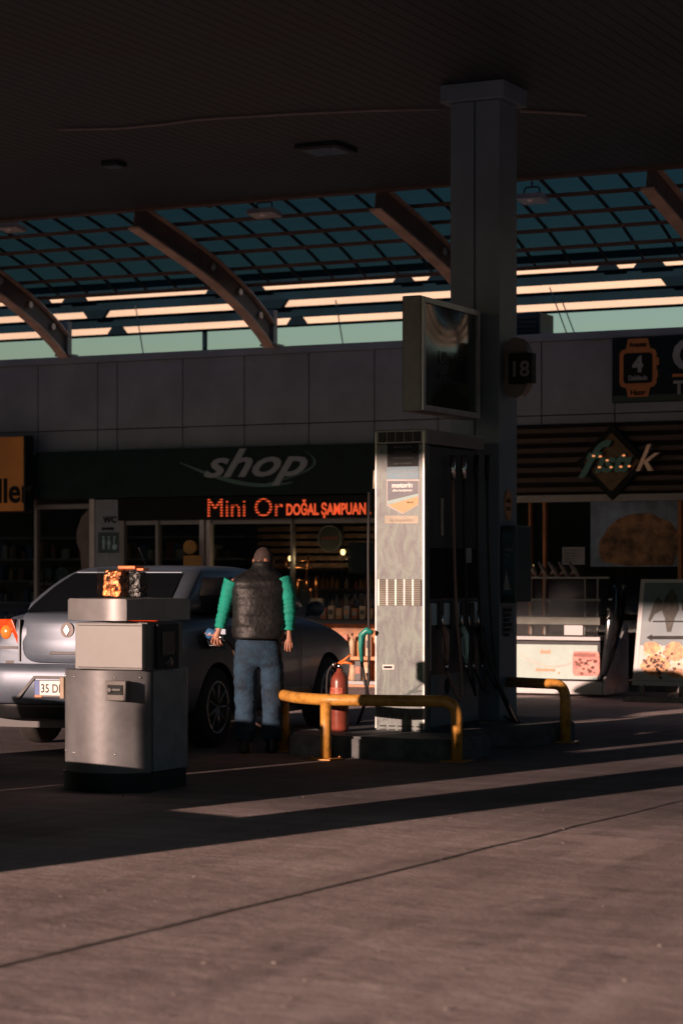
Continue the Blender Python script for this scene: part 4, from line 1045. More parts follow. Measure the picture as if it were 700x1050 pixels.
# wheels
def wheel(x, y, s):
    q = MB(); q.lathe([(.20,-.09),(.29,-.10),(.325,-.085),(.335,-.05),(.337,0),(.335,.05),(.325,.085),(.29,.10),(.20,.09)], (x,y,.335), 36, 'x'); w = q.build('wheel', M_tyre, car)
    q = MB(); q.lathe([(.215,s*.02),(.225,s*.098),(.205,s*.10),(.195,s*.03),(.0001,s*.03)], (x,y,.335), 36, 'x')
    for k in range(9):
        t = 2*PI*k/9; d = Vector((0,math.cos(t),math.sin(t))); n_ = Vector((0,-math.sin(t),math.cos(t)))
        c0 = Vector((x+s*.085,y,.335))
        q.tube([c0+d*.02, c0+d*.12, c0+d*.212], [(.02,.018),(.014,.014),(.02,.012)], 6)
    q.lathe([(.045,s*.06),(.045,s*.095),(.03,s*.10),(.0001,s*.10)], (x,y,.335), 16, 'x')
    q.build('rim', M_rim, w)
    return w
for s in (1,-1):
    for y in (0,2.6): wheel(s*.835, y, s)
    # arch liners
for y in (0,2.6):
    for s in (1,-1):
        q = MB(); n = 24; R_ = .38
        for k in range(n):
            t0, t1 = PI*k/n, PI*(k+1)/n
            q.quad((s*.93,y+R_*math.cos(t0),.33+R_*math.sin(t0)),(s*.93,y+R_*math.cos(t1),.33+R_*math.sin(t1)),(s*.55,y+R_*math.cos(t1),.33+R_*math.sin(t1)),(s*.55,y+R_*math.cos(t0),.33+R_*math.sin(t0)))
        q.plate_a([(y+R_*math.cos(PI*k/16), .33+R_*math.sin(PI*k/16)) for k in range(17)], s*.55, s*.545)
        q.build('arch_liner', M_cardark, car)
q = MB(); q.box(-.8,.8,-.8,3.3,.19,.27); q.tube([(.45,-1.0,.30),(.45,-.5,.28)], .03, 8); q.build('underbody', M_cardark, car)
q = MB(); q.tube([(-.30,-.93,.30),(-.30,-.6,.29)], .035, 10); q.tube([(-.3,-.93,.30),(-.3,-.96,.3)], .028, 10); q.build('exhaust', M_chrome, car)
# fuel flap open on the right rear wing
q = MB(); q.lathe([(.085,.0),(.085,.006),(.0001,.006)], (.944,-.22,.915), 20, 'x'); fi = q.build('filler_recess', M_cardark, car)
q = MB(); q.box(.95, 1.06, -.115, -.105, .83, 1.0, .004); q.build('filler_flap', M_car, fi)

# ================================================================== PERSON
def car_pt(x, y, z): 
    c, s = math.cos(-PSI), math.sin(-PSI); return Vector((-1.85+x*c-y*s, 19.46+x*s+y*c, z))
fill = car_pt(.90,-.22,.915)
PX, PY = -.68, 18.62; PR = math.radians(6)
man = thing('person', 'person in black vest, teal sleeves and jeans, head bowed, refuelling the silver car', 'person', loc=(PX,PY,0), rot=PR)
def wl(p):                                           # world -> person local
    v = Vector(p)-Vector((PX,PY,0)); c, s = math.cos(-PR), math.sin(-PR); return Vector((v.x*c-v.y*s, v.x*s+v.y*c, v.z))
def pix(px, py, Y): return wl(((px-CX)/F*Y, Y, H+(HY-py)/F*Y))
LH = pix(222,652,18.66); RH = pix(296,655,18.60)
LSh = Vector((-.20,.02,1.40)); RSh = Vector((.205,.0,1.40))
LEl = pix(231,619,18.64); REl = pix(298.5,617,18.58)
HC = Vector((.055,.115,1.555))
def skinmesh(name, m, parent, chains, sub=2):
    """chains: lists of (point, radius); points shared by position weld into one skeleton"""
    verts = []; rad = []; edges = []
    def vi(p, r):
        p = Vector(p)
        for i, q_ in enumerate(verts):
            if (q_-p).length < 1e-4: return i
        verts.append(p); rad.append(r); return len(verts)-1
    for ch in chains:
        ids = [vi(p, r) for p, r in ch]; edges += [(ids[i],ids[i+1]) for i in range(len(ids)-1)]
    me = bpy.data.meshes.new(name); me.from_pydata([tuple(v) for v in verts], edges, [])
    o = bpy.data.objects.new(name, me); C.objects.link(o); o.parent = parent; o['_o'] = [0,0,0]
    sk = o.modifiers.new('skin','SKIN'); sk.use_smooth_shade = True
    for i, r in enumerate(rad):
        d = me.skin_vertices[0].data[i]; d.radius = r if isinstance(r, tuple) else (r, r); d.use_root = (i == 0)
    sb_ = o.modifiers.new('sub','SUBSURF'); sb_.levels = sub; sb_.render_levels = sub
    bpy.context.view_layer.update(); dg = bpy.context.evaluated_depsgraph_get(); dg.update()
    m2 = bpy.data.meshes.new_from_object(o.evaluated_get(dg)); o.modifiers.clear(); o.data = m2; m2.name = name
    m2.materials.clear(); m2.materials.append(m)
    for p in m2.polygons: p.use_smooth = True
    return o
pel = Vector((.0,.0,.93)); ch_ = Vector((.0,.02,1.28)); nk = Vector((.03,.03,1.46))
Lw = LH+Vector((.02,-.01,.05)); Rw = RH+Vector((0,0,.06))
chains = [[(pel,.10),(Vector((0,0,1.08)),.10),(ch_,.11),(nk,.06),(Vector((.045,.07,1.52)),.062)],
          [(pel,.10),(Vector((-.105,0,.86)),.07),(Vector((-.115,.04,.48)),.058),(Vector((-.12,.0,.10)),.042),(Vector((-.125,.14,.045)),.04)],
          [(pel,.10),(Vector((.115,0,.86)),.07),(Vector((.13,.03,.48)),.058),(Vector((.135,.03,.10)),.042),(Vector((.155,.17,.045)),.04)],
          [(ch_,.11),(LSh,.045),(LEl,.028),(Lw,.022),(LH,.026)],
          [(ch_,.11),(RSh,.045),(REl,.028),(Rw,.022),(RH,.026)]]
def fingers(hand, dirs, L_=.075):
    for base, d1, d2 in dirs:
        b = hand+Vector(base); p1 = b+Vector(d1).normalized()*L_*.5; p2 = p1+Vector(d2).normalized()*L_*.45
        chains.append([(hand,.026),(b,.009),(p1,.0085),(p2,.007)])
# left hand closed round the nozzle grip, right hand hanging relaxed
fingers(LH, [((-.030,-.012,-.020),(-.3,-.5,-.6),(.5,.4,-.6)),((-.012,-.018,-.032),(-.2,-.5,-.8),(.6,.4,-.5)),((.008,-.018,-.034),(0,-.5,-.9),(.6,.5,-.4)),((.026,-.012,-.028),(.2,-.4,-.8),(.5,.5,-.3)),((-.034,.012,.006),(-.9,.2,.1),(-.5,.5,.3))])
fingers(RH, [((-.026,.0,-.034),(-.04,.2,-1),(.05,.6,-.7)),((-.009,-.004,-.040),(-.05,.1,-1),(0,.5,-.8)),((.009,-.004,-.040),(.05,.1,-1),(.05,.5,-.8)),((.025,.0,-.034),(.02,.2,-1),(-.03,.6,-.7)),((-.034,.012,-.004),(-.5,.5,-.8),(-.1,.5,-.9))])
bod = skinmesh('body', M_skin, man, chains)
# head joined into the body mesh
hb = MB(); bmesh.ops.create_uvsphere(hb.bm, u_segments=24, v_segments=16, radius=1)
rt = Matrix.Rotation(math.radians(-38),3,'X')
for v in hb.bm.verts:
    c = v.co.copy(); x, y, z = c
    w_ = .078*(1-.16*max(0,-z)); yy = y*.098; zz_ = z*.118
    if z < -.1: yy = yy*(1-.18*(-z)) + .012*(-z)
    if y > .8 and abs(x) < .2 and -.25 < z < .1: yy += .022*(1-abs(x)/.2)          # nose
    if y > .5 and .08 < z < .25 and .2 < abs(x) < .5: yy -= .006                      # eye sockets
    v.co = rt @ Vector((x*w_, yy, zz_)) + HC
for s in (-1,1):
    g_ = bmesh.ops.create_uvsphere(hb.bm, u_segments=10, v_segments=8, radius=1)
    for v in g_['verts']: v.co = rt @ Vector((s*.08+v.co.x*.010, v.co.y*.02-.005, v.co.z*.033-.01)) + HC
for f in hb.bm.faces: f.smooth = True
hm = bpy.data.meshes.new('h'); hb.bm.to_mesh(hm); hb.bm.free()
bmj = bmesh.new(); bmj.from_mesh(bod.data); bmj.from_mesh(hm); bmj.to_mesh(bod.data); bmj.free()
for p in bod.data.polygons: p.use_smooth = True
q = MB(); bmesh.ops.create_uvsphere(q.bm, u_segments=28, v_segments=18, radius=1)
rm = []
for v in q.bm.verts:
    x, y, z = v.co
    if z < -.52 + .95*max(0,y) + .14*noise.noise(v.co*7) : rm.append(v)
    hn = 1+.035*noise.noise(v.co*9); v.co = rt @ Vector((x*.0825*hn, y*.102*hn, z*.122*hn)) + HC + Vector((0,0,.001)) + Vector(v.co)*0
bmesh.ops.delete(q.bm, geom=rm, context='VERTS')
for f in q.bm.faces: f.smooth = True
q.build('hair', M_hair, man)
# vest: quilted shell
def nzf(p, s=1.): return noise.noise(Vector(p)*s)
def shell(name, m, rows_, n=48, quilt=0., collar=False):
    q = MB(); rs_ = []
    for i, (z, cx, cy, rx, ry, e) in enumerate(rows_):
        ring = []
        for k in range(n):
            t = 2*PI*k/n; c_, s_ = math.cos(t), math.sin(t)
            x = math.copysign(abs(c_)**e, c_); y = math.copysign(abs(s_)**e, s_)
            p = Vector((cx+.008+x*rx*.935, cy+y*ry, z)); nn = Vector((x,y,0)).normalized()
            d = .012*nzf((p.x*5,p.y*5,p.z*7)) + .007*nzf((p.x*14+3,p.y*14,p.z*16))
            if quilt: d += quilt*(abs(math.sin(z*PI/.085))**.5-.6)
            ring.append(p+nn*d)
        rs_.append(ring)
    q.rings(rs_); return q.build(name, m, man)
keys = [(.925,.0,.0,.215,.15,.82),(.94,.0,.0,.230,.160,.82),(1.06,.0,.0,.232,.158,.80),(1.15,.0,.005,.226,.155,.80),(1.25,.0,.015,.232,.155,.78),(1.33,.005,.02,.240,.148,.74),(1.39,.008,.03,.240,.135,.76),(1.43,.012,.04,.215,.118,.85),(1.46,.02,.05,.165,.105,.95),(1.485,.03,.055,.112,.095,1),(1.51,.035,.065,.092,.09,1),(1.545,.04,.075,.088,.088,1),(1.555,.042,.08,.075,.075,1)]
rows_ = []
for i in range(len(keys)-1):
    st_ = max(1, int((keys[i+1][0]-keys[i][0])/.0125))
    for k in range(st_):
        t = k/st_; rows_.append(tuple(keys[i][j]*(1-t)+keys[i+1][j]*t for j in range(6)))
rows_.append(keys[-1])
vest = shell('vest', M_vest, rows_, 64, .006)
# sleeves
def sleeve(a_, b_, c_, nm):
    P = bez(a_, a_*.35+b_*.65+Vector((0,0,.02)), b_*.75+c_*.25, c_, 40); rr = []
    for i in range(41):
        t = i/40; r0 = .076*(1-t)+.046*t; w_ = .0075*math.sin(i*.95+nzf((i*.3,2,a_.x*9))*7)*(.35+.65*t)+.006*nzf((i*.4,5,a_.x)); rr.append((r0+w_, r0*.95+w_*.6))
    q = MB(); q.tube(P, rr, 16); return q.build(nm, M_shirt, man)
sleeve(LSh+Vector((.0,0,-.0)), LEl, LH+Vector((.03,-.01,.065)), 'sleeve')
sleeve(RSh+Vector((.0,0,.0)), REl, RH+Vector((.0,0,.075)), 'sleeve')
# jeans: seat and two legs, one skin with wrinkles
hip = Vector((0,.0,.95))
def J(x, y, z): return Vector((x,y,z))
jn = skinmesh('jeans', M_jean, man, [[(J(0,0,.99),(.19,.125)),(J(0,0,.90),(.185,.13)),(J(0,0,.85),(.15,.12))],
     [(J(0,0,.85),(.165,.125)),(J(-.10,0,.76),(.118,.12)),(J(-.098,.03,.5),(.098,.10)),(J(-.098,.01,.3),(.088,.09)),(J(-.104,.0,.07),(.082,.09))],
     [(J(0,0,.85),(.165,.125)),(J(.112,0,.76),(.120,.12)),(J(.122,.02,.5),(.100,.10)),(J(.118,.03,.3),(.090,.09)),(J(.118,.03,.07),(.084,.09))]], 3)
for v in jn.data.vertices:
    c = v.co; k_ = 1.6 if c.z < .55 else 1.; v.co = c + v.normal*(.007*k_*nzf((c.x*9,c.y*9,c.z*22)) + .004*nzf((c.x*25,c.y*25,c.z*40)))
q = MB(); q.tube([(x*.195, -.0-.128*math.sqrt(max(0,1-x*x)), .985) for x in (-.95,-.8,-.5,0,.5,.8,.95)], .012, 6); q.build('belt', M_black, man)
for (x, y) in ((-.104,0),(.118,.03)):
    q = MB(); q.rings([[(x+math.cos(t)*.052*w_, y+.055+math.sin(t)*.135*l_+o_, z) for t in (2*PI*k/20 for k in range(20))] for z, w_, l_, o_ in ((.002,.98,1.,0),(.02,1.04,1.03,0),(.05,1.,.98,-.002),(.085,.9,.75,-.03),(.12,.85,.5,-.055))]); q.build('shoe', M_shoe, man)
q = MB(); q.ball(RH+Vector((-.035,-.01,.05)), .018, 1,1,1.2, 8); q.build('watch', M_chrome, man)
# nozzle held in the left hand, and its hose back to the dispenser
hz = thing('fuel_nozzle', 'chrome and blue fuel nozzle held in the car filler, its hose trailing behind the person', 'fuel nozzle', loc=(0,0,0), rot=0)
lhw = Vector(((222-CX)/F*18.66, 18.66, H+(HY-652)/F*18.66))
q = MB(); q.tube([lhw+Vector((-.0,.02,.02)), lhw+Vector((-.055,.04,.015)), lhw+Vector((-.07,.10,.01))], [(.03,.03),(.045,.05),(.03,.03)], 10); nb = q.build('grip', mat('nozzle_blue', (.05,.16,.34), .4), hz)
q = MB(); q.tube([lhw+Vector((-.07,.10,.01)), Vector((fill.x+.06,fill.y-.02,fill.z+.0)), fill], [.018,.014,.012], 8); q.tube([lhw+Vector((.03,-.01,-.02)),lhw+Vector((.0,-.02,-.075)),lhw+Vector((-.05,-.01,-.08)),lhw+Vector((-.075,.02,-.04))], .009, 6); q.tube([lhw+Vector((.02,0,.0)), lhw+Vector((.055,.0,-.03))], .018, 8); q.build('spout', M_chrome, hz)
e_ = lhw+Vector((.055,0,-.03))
def wp(px, py, Y): return Vector(((px-CX)/F*Y, Y, H+(HY-py)/F*Y))
endp = world(la-.05, bl+.35, .9)
path = bez(e_, wp(238,655,18.8), wp(247,680,18.95), wp(247,712,18.98), 14)[:-1] + bez(wp(247,712,18.98), wp(247,760,19.0), wp(330,770,18.9), world(-8.15,17.6,.20), 16)[:-1] + bez(world(-8.15,17.6,.2), world(-8.05,17.6,.2), world(-8.06,17.6,.5), world(-8.0,17.6,.9), 8)
q = MB(); q.tube(path, .0125, 8); q.build('hose', mat('hose_brown', (.10,.07,.055), .45), hz)

# ================================================================== CAFE DISPLAY CASE
db = 25.3
da0, _ = at_b(500,700,db); da1, _ = at_b(617,700,db)
dz = lambda py, b=db: at_b(570,py,b)[1]
case = thing('dessert_case', 'glass-topped cafe display case with printed front, right of the column', 'display case', (da0,db,0))
mb = MB(); mb.box(da0, da1, db, db+.8, .03, dz(698), .01); mb.build('plinth', M_white, case)
mb = MB(); mb.box(da0, da1-.02, db-.015, db+.82, dz(697)+.004, dz(657)-.004, .005); body_c = mb.build('cabinet', M_dark, case)
mb = MB(); mb.box(da0+.02, da1-.05, db-.024, db-.016, dz(696), dz(661)); fr_ = mb.build('front_print', mat('print_pale_mint', (.32,.45,.42), .45, 0, .12, 2), case)
M_pink = mat('print_pink', (.50,.20,.16), .5, 0, .4, 9, col2=(.35,.10,.08))
a0, z1 = at_b(587,667,db); a1, z0 = at_b(615.5,694,db)
mb = MB(); n = 22; o_ = []
for k in range(n):
    t = 2*PI*k/n; rr_ = 1+.10*noise.noise(Vector((math.cos(t)*2,math.sin(t)*2,1))); o_.append(((a0+a1)/2+(a1-a0)/2*.97*max(-1,min(1,1.3*math.cos(t)*rr_)), (z0+z1)/2+(z1-z0)/2*.95*max(-1,min(1,1.3*math.sin(t)*rr_))))
mb.plate(o_, db-.029, db-.0245); mb.build('print_cake', M_pink, case)
random.seed(3); mb = MB()
for k in range(26):
    aa = random.uniform(a0+.04,a1-.04); z_ = random.uniform(z0+.03,z1-.1); r_ = random.uniform(.008,.02)
    mb.plate([(aa+r_*math.cos(t)*1.3, z_+r_*math.sin(t)) for t in (0,1,2,3,4,5)], db-.0318, db-.0295)
mb.build('print_crumbs', mat('print_brown', (.16,.05,.03), .6), case)
mb = MB(); mb.box(a0+.02, a1-.05, db-.0318, db-.0295, z1-.07, z1-.03); mb.build('print_slice', mat('print_brown2', (.30,.10,.08), .6), case)
mb = MB(); pr = None
for k in range(26):
    t = k/25; a_, z_ = at_b(532+52*t, 671+10*math.sin(t*2.6)+4*t, db-.03)
    if pr: mb.quad((pr[0],db-.0262,pr[1]-.012),(a_,db-.0262,z_-.012),(a_,db-.0262,z_+.012),(pr[0],db-.0262,pr[1]+.012))
    pr = (a_, z_)
mb.build('print_ribbon', mat('print_rose', (.72,.42,.38), .5), case)
for (x0,y0,s_) in ((553,670,.07),(548,688,.06),(571,691,.05)):
    a_, z_ = at_b(x0,y0,db-.03); text({553:'fıstık',548:'dondurma',571:'♥'}[x0] if x0 != 571 else 'o', s_, (a_,db-.0262,z_), mat('print_orange', (.62,.28,.12), .5), case, 'print', shear=.3, ext=.0015, bold=.002)
# counter top rail and glass tower
mb = MB(); mb.box(da0, da1-.02, db-.02, db+.84, dz(656.5), dz(652.5), .004); mb.build('counter_rail', M_metalgrey, case)
gz0, gz1 = dz(652), dz(592)
mb = MB(); mb.box(da0+.02, da1-.06, db+.02, db+.03, gz0, gz0+.42); mb.build('front_glass', M_clear, case)
# curved end glass on the right, dark with glints
mb = MB(); rs_ = []
for k in range(13):
    t = k/12; z = dz(692)+(dz(600)-dz(692))*t; bul = .10*math.sin(t*PI)**.8
    rs_.append([(da1-.02+bul*.4+.10*t, db-.02-bul*.8, z),(da1+.035+bul*.7+.13*t, db-.01+.09*t, z),(da1+.035+bul*.6+.13*t, db+.03+.34*t, z),(da1-.03+.10*t, db+.04+.35*t, z)])
mb.rings(rs_); mb.build('end_glass', mat('curved_dark_glass', (.012,.014,.016), .10, 0, .1, spec=.8), case)
mb = MB(); e0 = at_b(618,712,db+.05); 
mb.plate_a([(db+.02,.03),(db+.85,.03),(db+.85,dz(640)),(db+.80,dz(640)),(db+.02,dz(696))], da1+.001, da1+.03)
mb.build('end_panel', mat('silver_end', (.48,.48,.52), .35, .1, .25, 3), case)
mb = MB(); mb.ball((da1+.13,db-.08,dz(614)), .022, 1.2,.7,.8, 10); mb.ball((da1+.10,db-.09,dz(633)), .018, .8,.6,1.2, 8); mb.ball((da1+.11,db-.1,dz(624)), .014, 1,.6,1, 8); mb.build('glint_bead', M_chrome, case)  # chrome beads set on the end glass as its glints
# inside shelf and trays
mb = MB(); mb.box(da0+.05, da1-.1, db+.2, db+.6, dz(641), dz(633), .005); mb.build('tray', mat('tray_steel', (.16,.155,.15), .4, .3, .2, 8), case)
mb = MB(); mb.box(da0+.02, da1-.06, db+.1, db+.11, dz(616.5), dz(614)); mb.box(da0+.02, da1-.06, db+.4, db+.42, dz(593.5), dz(591.5)); 
for px in (544,558,599,612): a_ = at_b(px,600,db+.4)[0]; mb.box(a_-.008, a_+.008, db+.4, db+.416, dz(652), dz(592))
mb.build('rail', M_metalgrey, case)
mb = MB(); mb.box(at_b(578,650,db)[0], at_b(597,650,db)[0], db-.0, db+.01, dz(651), dz(641)); mb.build('price_card', M_metalgrey, case)
# ladle lids leaning in a row
for k in range(6):
    px = 535+k*10.5; a_, z_ = at_b(px,585,db+.45)
    q = MB(); q.tube([(a_+.06,db+.45,z_-.08),(a_+.0,db+.46,z_+.02),(a_-.06,db+.47,z_+.10)], [(.03,.02),(.035,.025),(.02,.015)], 8); q.tube([(a_-.06,db+.47,z_-.06),(a_+.02,db+.46,z_+.0)], [.012,.03], 7)
    o = q.build('serving_tin', mat('tin_rose', (.38,.29,.26), .3, .6, .3, 8), origin=(a_,db+.45,z_-.09))
    tag(o, ['dull metal serving tin, leftmost of the row on the display case rail','second metal serving tin from the left on the case rail','third metal serving tin from the left on the case rail','third metal serving tin from the right on the case rail','second metal serving tin from the right on the case rail','metal serving tin at the right end of the row on the case rail'][k], 'tin', 'metal serving tins in a row')
# notice on the window, window photo, bulb
a0, z1 = at_b(576,561,FB-.02); a1, z0 = at_b(599,579,FB-.02)
q = MB(); q.box(a0, a1, FB-.02, FB-.012, z0, z1); t = tag(q.build('paper_notice', mat('paper_lilac', (.27,.27,.30), .6), origin=(a0,FB-.02,z0)), 'pale printed sheet taped inside the cafe window', 'notice')
for k in range(5): text('çalışma saatleri'[:15-(k*3)%5], .03, (a0+.02,FB-.022,z1-.045-k*.035), M_dark, t, 'print', ext=.001)
a0, z1 = at_b(605,513,FB-.03); a1, z0 = at_b(695,581,FB-.03)
wpic = thing('window_picture', 'large window picture of a round brown heap against pale blue', 'poster', (a0,FB-.03,z0))
q = MB(); q.box(a0, a1, FB-.03, FB-.022, z0, z1); q.build('sheet', mat('picture_sky', (.20,.28,.40), .45, 0, .35, 2, col2=(.07,.10,.16)), wpic)
q = MB(); oo = []
cx, cz = at_b(657,560,FB-.03)
for k in range(40):
    t = PI*k/39; rr = .56+.03*noise.noise(Vector((t*4,0,0))); oo.append((min(a1-.01,cx+rr*math.cos(t)*.98), min(z1-.02,cz-.08+rr*math.sin(t)*.86)))
oo += [(cx-.5,z0+.06),(cx-.2,z0+.01),(cx+.4,z0+.01)]
q.plate(oo, FB-.036, FB-.0305); q.build('heap', mat('heap_brown', (.26,.13,.06), .6, 0, .7, 5, col2=(.05,.025,.018)), wpic)
a_, z_ = at_b(544.5,580,FB+.3)
def bulb(px, py, b, lab, e, r=.028, drop=.5):
    a, z = at_b(px, py, b); t = thing('pendant_lamp', lab, 'pendant lamp', (a,b,z), 'bare glowing bulbs behind the windows')
    q = MB(); q.ball((a,b,z), r, 1,1,1.15, 14); q.build('bulb', mat('bulb_glow'+str(e), (1,.6,.3), .5, emit=e, ecol=(1,.50,.18)), t)
    pl_ = bpy.data.lights.new('bulb_light','POINT'); pl_.energy = 5.*e/6; pl_.color = (1,.55,.25); pl_.shadow_soft_size = .06
    po = bpy.data.objects.new('bulb_light', pl_); C.objects.link(po); po.parent = t; po.location = (0,-.0,-.10)
    q = MB(); q.tube([(a,b,z+r),(a,b,z+r+.05)], .018, 8); q.tube([(a,b,z+r+.05),(a,b,2.75)], .005, 6); q.build('cord', M_dark, t)
bulb(544.5,580,FB-.25+.5,'small orange bulb glowing at the left of the cafe window', 2.4)
bulb(298,572.5,FB+.7,'glowing bulb hanging behind the shop glass, left one of two', 6, .034)
bulb(351.5,566,FB+.7,'glowing bulb hanging beside the round sign in the shop', 6, .034)

# poster stand
pb = 24.75
a0, z1 = at_b(656,594,pb); a1, z0 = at_b(745,705,pb-.0)
ps = thing('poster_stand', 'leaning poster stand with nut and pastry picture, at the right edge', 'poster stand', (a0,pb,0))
lean = lambda z: pb+.25*(z/1.4)
al = lambda z: a0-.075-.035*(1-(z-z0)/(z1-z0))
def lq(za, zb_, a_l, a_r, d0, d1, m, nm):
    q = MB(); V0 = []
    pts_ = [(a_l(za),lean(za)),(a_r,lean(za)),(a_r,lean(zb_)),(a_l(zb_),lean(zb_))]; zz_ = [za,za,zb_,zb_]
    f = [q.bm.verts.new((p[0],p[1]-d0,z)) for p, z in zip(pts_, zz_)]; k2 = [q.bm.verts.new((p[0],p[1]-d1,z)) for p, z in zip(pts_, zz_)]
    q.bm.faces.new(f); q.bm.faces.new(k2[::-1])
    for i in range(4): q.bm.faces.new((f[(i+1)%4],f[i],k2[i],k2[(i+1)%4]))
    return q.build(nm, m, ps)
lq(z0, z1, al, a1, 0., .04*-1, M_white, 'frame')
lq(z0+.05, z1-.04, lambda z: al(z)+.05, a1-.05, .008, .001, mat('poster_blue', (.085,.14,.17), .45, 0, .1, 3), 'poster')
zmid = z0+(z1-z0)*.375
lq(z0+.055, zmid, lambda z: al(z)+.055, a1-.055, .013, .009, mat('poster_lower', (.42,.45,.44), .45, 0, .12, 2), 'poster_photo')
def lp(px, py):
    a, z = at_b(px, py, pb+.12); return a, z
def blob(px, py, rx, ry, m, nm, d, seed=0, rag=.25):
    q = MB(); c = lp(px,py); o_ = []
    for k in range(26):
        t = 2*PI*k/26; rr_ = 1+rag*noise.noise(Vector((math.cos(t)*2.2+seed,math.sin(t)*2.2,seed))); o_.append((c[0]+rx*math.cos(t)*rr_, c[1]+ry*math.sin(t)*rr_))
    f = [q.bm.verts.new((p[0],lean(p[1])-d,p[1])) for p in o_]; q.bm.faces.new(f)
    return q.build(nm, m, ps)
M_nut = mat('print_nut', (.62,.30,.12), .5, 0, .5, 14, col2=(.22,.08,.03)); M_crm = mat('print_cream', (.70,.52,.38), .5, 0, .2, 5)
blob(671,669,.12,.10,M_crm,'print_pastry',.015,1); blob(692,668,.13,.11,M_nut,'print_pastry',.0152,2); blob(668,664,.10,.07,M_nut,'print_pastry',.0155,6)
blob(673,682,.17,.12,M_nut,'print_pastry',.017,3,.4); blob(697,686,.17,.09,M_crm,'print_pastry',.0165,4); blob(699,690,.16,.05,M_nut,'print_pastry',.018,5)
random.seed(11); q = MB()
for k in range(60):
    c = lp(random.gauss(674,7), random.gauss(681,6)); r_ = random.uniform(.006,.018); z_ = c[1]
    f = [q.bm.verts.new((c[0]+r_*math.cos(t)*1.2, lean(z_+r_*math.sin(t))-.0195, z_+r_*math.sin(t))) for t in (0,1.1,2.2,3.3,4.4,5.4)]; q.bm.faces.new(f)
q.build('print_nuts', mat('print_darknut', (.08,.03,.015), .6), ps)
# fleur emblem and arrow, in the upper field
q = MB()
def poly_on(px_pts, d):
    f = []
    for px, py in px_pts:
        a, z = lp(px,py); f.append(q.bm.verts.new((a,lean(z)-d,z)))
    q.bm.faces.new(f)
poly_on([(686,603),(692,613),(694,625),(690,634),(687,648),(683,648),(680,634),(676,625),(679,613)], .012)
poly_on([(671,612),(677,616),(676,626),(669,630),(665,638),(663,636),(667,622)], .0122)
poly_on([(700,612),(696,616),(697,626),(703,630),(706,632),(706,614)], .0122)
q.build('emblem', mat('emblem_dark', (.045,.045,.038), .6, 0, .5, 15), ps)
q = MB(); poly_on([(662,653.5),(668,650.5),(668,652),(740,652),(740,655.5),(668,655.5),(668,657)], .0125); poly_on([(668,636.5),(700,636.5),(700,638),(668,638)], .0125)
q.build('arrow', M_ink, ps)
for px in (657,698):
    a_ = at_b(px,715,pb)[0]; q = MB(); q.box(a_-.025, a_+.025, pb-.02, pb+.05, .05, z0-.0, .004); q.build('leg', M_metalgrey, ps)
q = MB(); aa = at_b(643,718,pb)[0]; q.prism([(aa,pb-.15),(aa+1.6,pb-.15),(aa+1.6,pb+.35),(aa+.2,pb+.35)], .0, .06, .02); q.ball((at_b(689,716,pb-.1)[0],pb-.1,.07), .05, 1.4,1,.8, 12); q.build('base', mat('base_grey', (.25,.23,.22), .5), ps)

# ================================================================== SHOP INTERIOR AND FRONTAGE
# goods rack beyond the car's front wing
rb = 26.3
a0 = at_b(318,700,rb)[0]; a1 = at_b(395,700,rb)[0]
rk = thing('goods_rack', 'orange wooden rack of bottles and packets beside the shop entrance', 'rack', (a0,rb,0))
M_rack = mat('rack_orange', (.55,.23,.09), .5, 0, .25, 5, .1, 20)
rz = lambda py: at_b(355,py,rb)[1]
q = MB(); q.box(a0, a1, rb+.36, rb+.40, .02, rz(640)); q.box(a0, a0+.03, rb, rb+.36, .02, rz(640)); q.box(a1-.03, a1, rb, rb+.36, .02, rz(640)); q.build('back_board', M_rack, rk)
shelves = [rz(673),rz(702),rz(722)]
for z in shelves + [rz(739)]: q = MB(); q.box(a0+.031, a1-.031, rb-.01, rb+.355, z-.045, z, .004); q.build('shelf', M_rack, rk)
q = MB(); q.box(a0, a1, rb-.02, rb+.41, rz(640)+.002, rz(640)+.06, .004); q.build('top_board', M_darkband, rk)
q = MB(); q.box(a0+.035, a1-.035, rb+.0, rb+.34, shelves[1]+.001, shelves[1]+.05, .004); q.build('drawer_front', M_metalgrey, rk)
random.seed(5)
gm = [mat('goods_amber', (.62,.30,.12), .4), mat('goods_cream', (.60,.45,.30), .5), mat('goods_dark', (.03,.025,.025), .4), mat('goods_rust', (.45,.13,.06), .45), mat('goods_grey', (.3,.3,.3), .5)]
desc = ['amber','cream','black','rust-red','grey']
def goods(px, z, b, h, r, mi, where, kind):
    a = at_b(px, 700, b)[0]
    if kind == 0:
        t = thing('bottle', '', 'bottle', (a,b,z), 'bottles on the goods rack'); q = MB(); q.lathe([(r,.0),(r,h*.62),(r*.75,h*.72),(r*.35,h*.8),(r*.35,h*.88)], (a,b,z+.001), 14); q.build('bottle_body', gm[mi], t); q = MB(); q.lathe([(r*.42,h*.88),(r*.42,h)], (a,b,z+.001), 10); q.build('cap', gm[2], t)
    else:
        t = thing('packet', '', 'packet', (a,b,z), 'packets on the goods rack'); q = MB(); q.box(a-r, a+r, b-r*.6, b+r*.6, z+.001, z+h, .006); q.build('carton', gm[mi], t); q = MB(); q.box(a-r*.7, a+r*.7, b-r*.6-.004, b-r*.6-.001, z+h*.35, z+h*.7); q.build('print', gm[(mi+1)%5], t)
    t['label'] = where; t['_n'] = 1
    return t
